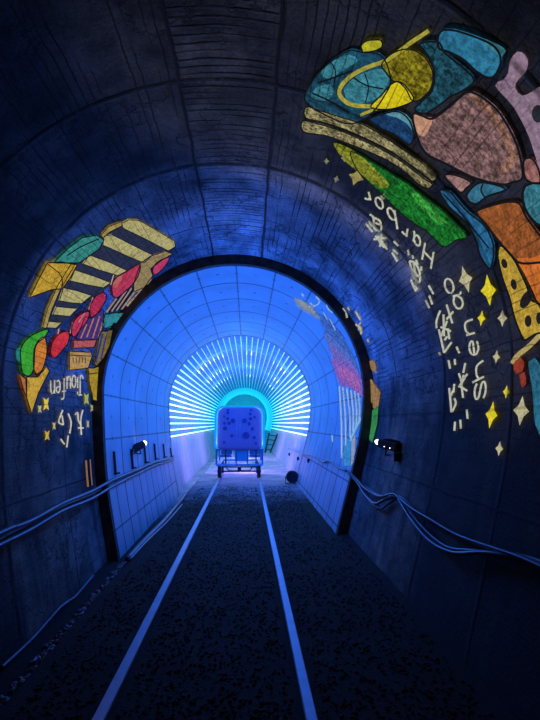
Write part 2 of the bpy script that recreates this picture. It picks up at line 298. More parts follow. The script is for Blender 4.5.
 ('spotted_band', (202,166,60), 3, 0.6, 'yellow band with dark spots', 'P8272 3366 22 -38 35 -19 45 -21 42 -18 47 -12 44 -8 47 -12 49 -10 36 -4 37 -2 32 -8 18 -34 32 -41 29 -16 39 -21 44 -23 41 -20 35 -15 22 -4 3 31 -24 61 -19 64 4 60 11 62 3 49 -54 39 -33 16 -39 18 -42 12 -34 5 -36 3 -38 -1 -37 2 -37 5 -37 5 -38 5 -39 1 -40 -6 -42 -6 -40 -12 -31 -14 -39 -37'),
 ('band_spot', (30,28,30), 4, 0.3, None, 'P8399 3367 14 5 11 10 5 15 -3 17 -8 14 -14 9 -16 3 -14 -6 -10 -12 -5 -15 3 -16 9 -13 13 -9'),
 ('band_spot', (30,28,30), 4, 0.3, None, 'P8561 3338 15 6 12 12 5 16 -3 16 -9 13 -15 8 -16 1 -16 -6 -11 -12 -5 -16 3 -16 9 -13 15 -8'),
 ('band_spot', (30,28,30), 4, 0.3, None, 'P8712 3234 16 36 7 38 -2 33 -12 21 -20 3 -22 -16 -20 -30 -15 -38 -7 -38 3 -31 12 -18 19 -2 21 14'),
 ('band_spot', (30,28,30), 4, 0.3, None, 'P8837 3262 16 8 11 14 4 18 -3 19 -11 14 -15 9 -18 -1 -16 -9 -11 -16 -4 -18 4 -18 10 -13 16 -7'),
 ('band_spot', (30,28,30), 4, 0.3, None, 'P8842 3142 15 7 11 12 5 15 -3 14 -10 12 -15 5 -17 0 -15 -8 -11 -13 -4 -15 3 -14 9 -10 15 -6'),
 ('cream_stick', (184,164,106), 4, 0.4, None, 'R8895 3156 24 -41 -17 54 25 -41 -13 60 24 -43 -12 64 26 -42 -14 65 27 -41 -19 61 29 -38 -19 62 28 -38 -19 63 29 -36 -20 64 30 -37 -22 64 31 -36 -22 64 31 -34 -24 65 32 -34 -24 66 32 -36 -23 67 31 -40 -21 70 29 -49 -11 84 27 -56 -8 80 24 -59 -11 75 24 -61'),
 ('red_patch', (152,60,40), 4, 0.6, None, 'P9089 3538 -27 -42 -11 -52 41 -50 34 5 31 21 6 79 -34 31'),
 ('red_patch', (152,60,40), 4, 0.6, None, 'P9173 3459 -14 -64 39 -20 44 -6 23 50 -43 27'),
 ('sea_patch', (46,116,146), 3, 0.7, None, 'P9097 3344 -17 -73 22 -33 35 -37 44 -30 30 -16 34 -14 37 -14 38 -9 40 -6 37 0 43 3 45 4 41 6 34 7 20 8 -6 46 -61 54 -27 12 -33 11 -38 9 -40 8 -39 7 -36 8 -44 12 -47 14 -44 13 -39 8'),
 ('rock_band', (172,162,112), 3, 1.5, 'mottled cream rock band', 'P6437 3722 28 -15 43 -1 49 -1 41 -6 44 -7 47 -8 46 -10 46 -11 45 -15 46 -12 50 -10 43 -4 46 -2 47 -2 48 -2 47 -4 47 -5 48 -8 48 -7 45 -9 40 -7 54 -9 45 -5 38 -1 45 0 27 12 -10 64 -40 13 -58 10 -35 9 -41 11 -42 9 -43 10 -41 6 -41 6 -42 7 -44 7 -46 10 -48 11 -49 12 -50 11 -49 9 -51 8 -50 8 -48 9 -48 8 -48 10 -46 9 -42 7 -53 15 -46 14 -33 -4 -20 -70'),
 ('rock_band', (172,162,112), 3, 1.5, 'mottled cream rock band', 'P6434 3909 36 -19 55 -7 59 -8 43 -9 46 -9 48 -10 48 -8 49 -10 51 -7 50 -10 50 -9 50 -12 50 -11 49 -13 46 -10 44 -8 43 -8 41 -5 42 -8 43 -7 44 -7 43 -9 36 -8 58 -24 36 -10 -5 76 -33 36 -50 28 -41 5 -47 0 -51 1 -40 7 -43 7 -44 9 -46 13 -47 13 -49 17 -50 17 -50 17 -51 15 -53 15 -52 13 -47 11 -52 9 -46 6 -51 13 -49 20 -56 27 -52 18 -38 2 -30 -72'),
 ('grass_band', (26,138,44), 3, 1.2, 'bright green band', 'P6886 4036 27 -19 48 -6 58 -4 54 -5 49 -9 49 -9 49 -10 47 -11 46 -13 44 -17 43 -14 41 -14 51 -14 48 -11 45 -12 42 -15 39 -17 40 -17 40 -16 41 -18 42 -16 45 -17 45 -16 43 -14 66 -28 44 -2 -11 63 -27 95 -7 112 -15 106 -50 50 -58 22 -41 13 -45 18 -43 29 -49 38 -52 31 -52 26 -53 19 -54 14 -53 3 -53 -2 -56 -6 -46 -1 -49 -5 -49 -6 -47 -10 -45 -12 -45 -12 -42 -20 -37 -28 -52 -64 -44 -75'),
 ('grass_band', (152,160,44), 4, 1.1, 'yellow green band', 'P6721 4055 22 -24 49 -12 51 -7 43 -1 45 2 49 10 42 9 45 13 46 14 43 12 59 16 55 15 34 24 -5 67 -50 66 -42 14 -53 1 -58 -4 -53 -9 -49 -5 -48 -9 -46 -13 -43 -22 -59 -50 -53 -60'),
 ('grass_band', (66,178,66), 4, 1.2, 'light green streak', 'P7477 3936 26 -15 48 -12 49 -12 43 -11 43 -12 46 -9 55 -13 56 -11 36 1 -35 118 -39 19 -50 11 -51 7 -49 13 -49 10 -43 -2 -60 -37'),
 ('star', (130,132,104), 4, 0.4, None, 'P6735 4342 -13 34 -4 43 -15 -27 -20 -6 13 -34 4 -42 15 26'),
 ('star', (150,145,110), 4, 0.4, None, 'P6880 4157 -14 38 -2 46 -19 -27 -22 -4 14 -37 3 -45 17 25'),
 ('star', (160,148,84), 4, 0.4, None, 'P7085 4319 -43 77 -23 114 -31 -89 -47 -40 44 -73 23 -104 29 80'),
 ('star', (120,125,110), 4, 0.4, None, 'P6877 4560 -17 35 -9 52 -12 -44 -18 -21 17 -34 9 -50 12 42'),
 ('star', (140,140,115), 4, 0.4, None, 'P7343 4319 -15 43 -5 57 -18 -37 -23 -12 16 -42 5 -55 18 36'),
 ('star', (198,190,150), 4, 0.4, None, 'P8355 3885 29 80 64 54 -77 30 -53 63 -28 -86 -61 -65 75 -18'),
 ('star', (230,212,40), 4, 0.4, None, 'P8530 3608 27 85 64 66 -81 18 -58 58 -26 -93 -61 -75 79 -6'),
 ('star', (230,212,40), 4, 0.4, None, 'P8695 3872 11 53 30 46 -42 0 -31 24 -10 -56 -29 -48 41 4'),
 ('star', (198,190,150), 4, 0.4, None, 'P8757 3555 14 51 34 40 -44 10 -32 36 -14 -53 -33 -42 44 -8'),
 ('star', (198,190,150), 4, 0.4, None, 'P9018 3726 12 43 29 29 -36 13 -25 30 -12 -44 -28 -33 36 -9'),
 ('star', (220,205,50), 4, 0.4, None, 'P9285 3585 15 34 29 23 -33 14 -22 30 -15 -35 -29 -24 33 -13'),
 ('star', (230,212,40), 4, 0.4, None, 'P9448 3752 33 65 64 44 -69 27 -44 57 -33 -71 -62 -49 69 -21'),
 ('star', (198,190,150), 4, 0.4, None, 'P9427 3322 32 64 61 40 -66 35 -42 65 -32 -71 -60 -45 66 -30'),
 ('star', (198,190,150), 4, 0.4, None, 'P9687 3613 19 35 34 18 -34 24 -19 40 -20 -37 -34 -19 34 -24'),
 ('letter', (196,196,176), 5, 0.3, 'letter S', 'R9179 4126 11 -32 0 48 10 -33 9 51 7 -36 11 43 4 -37 16 41 3 -37 16 36 1 -37 17 30 -1 -36 19 24 -5 -34 19 13 -14 -16 14 -26 -14 22 0 -50 -10 32 -3 -41 -6 35 -8 -41 -5 35 -10 -40 -5 35 -10 -41 -5 35 -9 -42 -5 35 -10 -40 -6 34 -7 -41 -7 34 -2 -40 -10 31 1 -48 -14 20 14 -24 -13 -16 18 13 -3 -32 17 24 -1 -33 16 28 2 -34 14 33 3 -34 15 37 4 -34 12 38 5 -33 8 42 8 -32 5 44 8 -32 1 41 8 -32'),
 ('letter', (196,196,176), 5, 0.3, 'letter h', 'R9177 4194 -16 17 11 -55 -16 17 10 -54 -16 17 11 -53 -16 16 11 -52 -16 16 11 -51 -16 16 11 -50 -15 15;R9146 4057 9 25 -21 -4 8 29 -25 -7 3 34 -14 -29 -1 37 -13 -33 -3 37 -12 -36 -4 37 -8 -38 -6 36 -6 -42 -8 36 -1 -45 -11 32 4 -47 -14 25 6 -54 -15 19 8 -56 -15 17 11 -44 -16 16'),
 ('letter', (196,196,176), 5, 0.3, 'letter e', 'R8942 4127 -3 37 -8 -36 -3 37 -13 -36 -3 36 -15 -37 -4 36 -16 -36 -3 36 -16 -36 -3 36 -13 -35 -2 37 -13 -30 7 29 -18 18 16 -17 -1 52 12 -33 2 47 9 -35 10 46 6 -37 13 41 3 -38 16 32 -1 -37 21 23 -5 -34 22 8 -12 -20 24 -29 -17 -1 15 -49 -16 19 6 -45 -13 30 -3 -49 -9 32 -8 -45 -6 34 -11 -36 -3 35 -16 -30 -1 34 -16 -29 -1 35 -11 -31 -1 35'),
 ('letter', (196,196,176), 5, 0.3, 'letter n', 'R8771 4247 -18 4 19 -46 -17 4 19 -45 -17 4 19 -45 -17 4 19 -44 -17 4;R8761 4175 8 29 -18 -14 7 30 -21 -10 5 32 -19 -19 1 37 -17 -33 -3 38 -14 -40 -6 37 -7 -44 -9 34 -1 -50 -14 26 9 -52 -16 13 17 -46 -17 5 19 -46 -17 2 19 -32 -17 2'),
 ('letter', (196,196,176), 5, 0.3, 'letter a', 'R8403 4296 13 -31 -3 46 12 -32 2 54 11 -35 7 50 6 -38 14 40 2 -39 19 32 0 -37 20 22 -6 -32 26 -3 -13 -19 22 -26 -17 1 15 -34 -17 18 9 -48 -14 27 2 -48 -11 33 -6 -44 -6 36 -14 -40 -3 36 -16 -32 1 35 -19 -17 6 30 -22 -5 8 27 -19 -10 9 27;R8409 4314 -17 -4 21 -25 -17 -3 23 -38 -17 -2 22 -40 -17 0 19 -37 -16 14 7 -45 -13 28 2 -38 -9 33'),
 ('letter', (196,196,176), 5, 0.3, 'letter o', 'R8235 4278 17 7 -16 46 17 -17 -8 43 14 -30 -2 49 11 -33 4 48 9 -37 8 45 6 -38 12 40 4 -39 15 35 0 -38 17 28 -4 -36 20 18 -10 -27 28 -20 -17 -6 14 -47 -16 18 7 -42 -13 30 1 -47 -10 33 -5 -45 -8 35 -9 -43 -5 36 -12 -38 -3 37 -15 -33 0 36 -16 -27 3 34 -19 -19 9 27 -28 17 17 7'),
 ('letter', (196,196,176), 5, 0.3, 'letter H', 'R8087 4469 -15 31 2 -57 -15 31 2 -57 -14 30 2 -57 -14 30 1 -56 -14 29 2 -55 -14 28 2 -54 -14 28 2 -54 -14 28 3 -53 -14 27;R7969 4529 -15 31 3 -59 -15 30 3 -59 -15 29 3 -57 -15 28 4 -57 -15 28 3 -56 -15 28 4 -56 -15 28 4 -55 -15 27 3 -54 -14 26;R8029 4360 1 37 -20 -28 1 37 -20 -28 0 37 -19 -28 0 37 -19 -28 0 38 -20 -31 0 38 -19 -31 0 38'),
 ('letter', (196,196,176), 5, 0.3, 'letter a', 'R7773 4477 8 -37 3 44 8 -38 9 47 6 -38 11 42 1 -38 20 25 -6 -34 21 3 -15 -12 17 -27 -18 18 8 -49 -14 28 2 -47 -11 33 -3 -50 -10 35 -5 -46 -7 37 -16 -38 -1 36 -20 -20 10 25 -19 16 18 -1 -18 31 18 -8;R7791 4470 -16 27 8 -48 -16 27 4 -58 -15 28 3 -59 -15 28 4 -51 -13 31 -2 -48 -9 34 -1 -38 -6 37'),
 ('letter', (196,196,176), 5, 0.3, 'letter r', 'R7713 4525 -16 27 6 -56 -16 26 6 -56 -16 26 6 -54 -16 25 7 -54 -16 25;R7681 4487 17 11 -23 24 9 30 -24 -31 -3 40 -15 -41 -5 40'),
 ('letter', (196,196,176), 5, 0.3, 'letter b', 'R7600 4563 -13 34 -1 -57 -13 34 -2 -56 -13 33 -1 -56 -13 33 -2 -55 -13 32 -1 -54 -13 31 -1 -54 -13 31 0 -54 -13 30 -1 -53 -13 30 0 -53 -14 30;R7413 4500 15 -29 -2 47 12 -34 2 49 10 -37 5 47 8 -38 9 44 4 -39 25 34 -2 -37 24 5 -15 -17 18 -33 -18 18 3 -58 -14 29 1 -46 -11 33 -3 -47 -9 35 -6 -45 -7 36 -9 -41 -3 37 -25 -33 2 36 -24 -7 15 17 -19 32 18 -17 -4 59 15 -29'),
 ('letter', (196,196,176), 5, 0.3, 'letter o', 'R7265 4505 16 -25 -5 46 13 -32 0 48 11 -35 3 47 8 -37 7 43 4 -38 24 34 -3 -37 24 5 -15 -16 18 -33 -18 15 5 -57 -15 27 4 -45 -12 32 0 -46 -11 34 -3 -44 -8 35 -7 -41 -4 36 -22 -35 2 35 -23 -7 15 17 -19 31 18 -14 -7 57 16 -25'),
 ('letter', (196,196,176), 5, 0.3, 'letter r', 'R7235 4523 -14 31 1 -57 -14 30 0 -56 -14 30 1 -55 -14 28 1 -55 -14 28;R7198 4503 19 -10 -18 32 19 -4 -20 19 13 23 -26 -14 3 37 -19 -29 1 37'),
 ('character', (192,194,176), 5, 0.3, 'Chinese character for deep', 'R8986 4353 8 -40 8 51 8 -40 8 51 8 -41 8 51 8 -42 9 51 8 -43 8 51 8 -43;R9085 4391 9 -42 0 49 9 -41 4 52 9 -41 7 53 8 -42 10 53 7 -44 14 49 4 -44 13 43 2 -44 18 39 1 -44 20 37 0 -43 20 36 1 -43 19 35 -1 -43 17 36 -1 -42 12 38 0 -43;R9081 4317 13 -36 1 61 13 -36 1 60 13 -36 2 62 13 -37 1 62 13 -37 2 63 13 -38 2 64 12 -38 3 64 12 -39;R9192 4453 -14 -23 26 -15 -14 -22 26 -15 -14 -22 25 -14 -13 -22 25 -14 -14 -21;R9066 4499 -2 -43 22 27 -2 -42 23 27 -2 -43 22 27 -2 -42 23 26 -3 -42;R9149 4597 6 -47 13 52 6 -47 13 52 6 -47 13 52 5 -48 15 52 4 -47;R9179 4719 1 -49 11 45 1 -49 16 43 1 -49 19 43 1 -49 21 41 0 -49 21 41 1 -48 20 41 0 -48 20 41 0 -48 22 41 0 -48 22 41 0 -49 21 41 0 -48 18 42 -1 -48 13 43 0 -47;R9285 4587 -6 -42 18 29 -6 -43 21 26 -2 -45 18 41 4 -46 8 54 8 -45 8 60 9 -44 7 62 10 -43 5 61 9 -44 1 55 10 -44;R9208 4627 10 -45 11 67 10 -45 12 67 9 -46;R9389 4310 -1 -41 21 34 -1 -41 20 35 0 -42 20 34 -1 -41 21 33 -1 -41;R9475 4428 -1 -44 21 36 -1 -43 20 36 -1 -43 20 36 -1 -43 20 34 -1 -43;R9491 4539 1 -46 19 45 1 -46 19 46 1 -47 19 45 0 -47 19 45 1 -47'),
 ('character', (192,194,176), 5, 0.3, 'Chinese character for cove', 'R8446 4663 15 -36 -8 54 16 -36 -5 62 15 -36 -3 67 16 -37 -2 69 15 -40 -1 68 15 -41 -1 64 12 -45 7 67 11 -48 9 61 9 -48 8 57 8 -49 3 55 8 -49;R8606 4824 5 -50 14 50 5 -50 15 50 4 -50 15 50 4 -50 15 50 4 -50 15 50 4 -50 16 48 4 -51 15 48 4 -50 16 48 3 -51 16 48 3 -50 17 48 2 -50 17 46 3 -50 17 45 2 -50;R8763 4586 16 -32 -5 66 16 -33 -5 68 16 -33 -5 68 17 -33 -5 69 16 -36 -4 71 16 -36 -5 72 17 -38;R8849 4848 3 49 -36 -21 2 50;R8497 4628 9 -45 8 56 9 -45 8 55 8 -44 9 55 8 -45 9 56 8 -45 9 56 8 -45 9 56 9 -47 9 56 8 -47 9 56 8 -47 10 55 8 -47 10 56 7 -47 10 56 8 -47;R8601 4761 -13 -29 30 -14 -14 -28 30 -14 -13 -28 29 -14 -13 -27 29 -14 -14 -26 29 -14 -13 -26;R8564 4584 15 -35 -2 63 14 -36 -1 63 15 -37 -2 65 15 -39 -1 65 14 -39 -1 66 15 -40 -1 67 15 -40 -1 68 15 -41 -1 68 15 -41;R8432 4501 5 -43 15 44 4 -43 16 44 4 -43 16 44 4 -44 16 42 4 -43 16 42 4 -43 16 41 3 -43 17 42 3 -43 17 42 3 -44 17 40 3 -43;R8512 4399 18 -22 -11 58 18 -23 -11 60 18 -24 -11 61 18 -24 -11 61 18 -24 -11 63 18 -25;R8634 4614 6 -46 14 50 6 -46 14 50 6 -46 14 49 6 -45 15 48 5 -46 15 47 5 -46;R8737 4705 -18 34 6 -75 -18 33 6 -74 -18 31;R8826 4505 -2 -43 24 27 -2 -42 23 27 -2 -42 24 26 -2 -41;R8919 4720 2 -49 19 43 2 -49 19 42 2 -48 19 42 1 -49 19 42 2 -48;R8924 4574 4 -46 15 46 4 -47 15 46 4 -46 15 46 4 -47'),
 ('character', (192,194,176), 5, 0.3, 'Chinese character for fishing', 'R7882 4812 10 -44 1 54 11 -44 5 59 11 -44 8 62 11 -44 10 64 10 -47 12 62 9 -47 12 60 8 -48 11 55 6 -49 19 52 4 -49 22 46 2 -49 22 39 -1 -48 20 32 -6 -43 21 6 -20 -1 15 -38 -18 34 3 -65 -14 41 -5 -70 -13 42 -8 -68 -12 42 -8 -62 -10 43 -10 -55 -8 45 -15 -51 -5 46 -18 -48 -4 46 -17 -43 -3 45 -17 -40 2 43 -26 -19 8 37 -26 0 13 30 -24 -6 14 29;R7955 4861 1 -48 22 39 1 -48 22 39 1 -47 22 38 1 -47 22 38 0 -47 23 37 0 -47;R7926 4758 12 -42 4 61 12 -43 5 61 12 -43 5 61 12 -44 5 61 12 -44 5 62 12 -44 6 62 11 -45 6 63 11 -45 7 62 11 -46;R8030 5011 8 -50 7 57 8 -50 15 59 7 -52 16 57 6 -52 19 54 4 -52 21 51 4 -51 14 51 3 -52;R8156 4929 1 49 -24 -36 1 50 -24 -37 1 50;R7793 4694 13 -39 8 67 12 -39 8 67 13 -40;R7861 4684 11 -41 18 71 11 -42;R7918 4673 9 -43 14 58 9 -43 14 56 9 -44;R7996 4649 14 -38 2 62 13 -39 3 63 13 -39;R8189 4705 2 -46 17 42 3 -46 17 42 2 -46 17 42 3 -45 17 41 2 -45 17 40 2 -46;R8271 4785 6 -47 16 51 6 -48 17 50 5 -48 17 51 6 -48 17 51 5 -48;R8289 4907 3 -50 19 47 4 -50 18 47 4 -50 19 48 3 -50 19 47 3 -50'),
 ('character', (192,194,176), 5, 0.3, 'Chinese character for harbour', 'R7291 4791 -3 -42 19 30 3 -44 21 49 9 -43 -3 58 16 -34 -6 62 18 -31 -6 66 17 -31 -5 67 17 -33 -4 64 15 -38 1 59 6 -47 25 42 -2 -45 33 8 -11 -34 27 -18 -20 -5 16 -36 -19 27 7 -61 -16 33 1 -65 -15 36 -2 -63 -13 40 -5 -56 -7 43 -17 -43 0 44 -25 -28 4 42 -26 -22 4 41 -19 -28 4 41;R7383 4845 -4 -43 28 23 -4 -42 28 21 -5 -41;R7302 5003 7 -48 13 56 8 -48 12 55 8 -48 13 56 7 -48 13 56 7 -49 14 57 6 -49;R7311 4912 9 -45 11 57 9 -45 12 58 9 -46 12 58 8 -46;R7466 5145 -15 -32 31 -8 -15 -30 30 -8 -15 -31 30 -7 -14 -30 29 -9 -15 -28 30 -10 -15 -28 30 -10 -15 -27 29 -11 -15 -27;R7472 5012 8 -48 12 58 8 -49 12 58 8 -49 13 57 7 -50 13 56 8 -49 13 56 7 -49 14 56 6 -49 14 56 7 -50 14 56 6 -51;R7488 4912 18 -29 -8 68 19 -29 -9 69 19 -30 -8 71 19 -32 -8 72 19 -32 -8 73 19 -33 -8 75 19 -34;R7450 5058 7 -49 14 56 7 -50 15 56 6 -50 16 57 6 -50 16 54 6 -51 16 55 6 -51 16 55 5 -51 17 54 5 -50;R7636 4832 3 -46 19 41 2 -46 19 40 2 -46 20 41 1 -46;R7684 4965 0 -48 24 38 0 -48 24 37 0 -47 25 35 -1 -48;R7692 5026 7 -50 14 57 6 -50 15 57 6 -51 15 56 6 -51 15 55 6 -51 16 56 6 -51'),
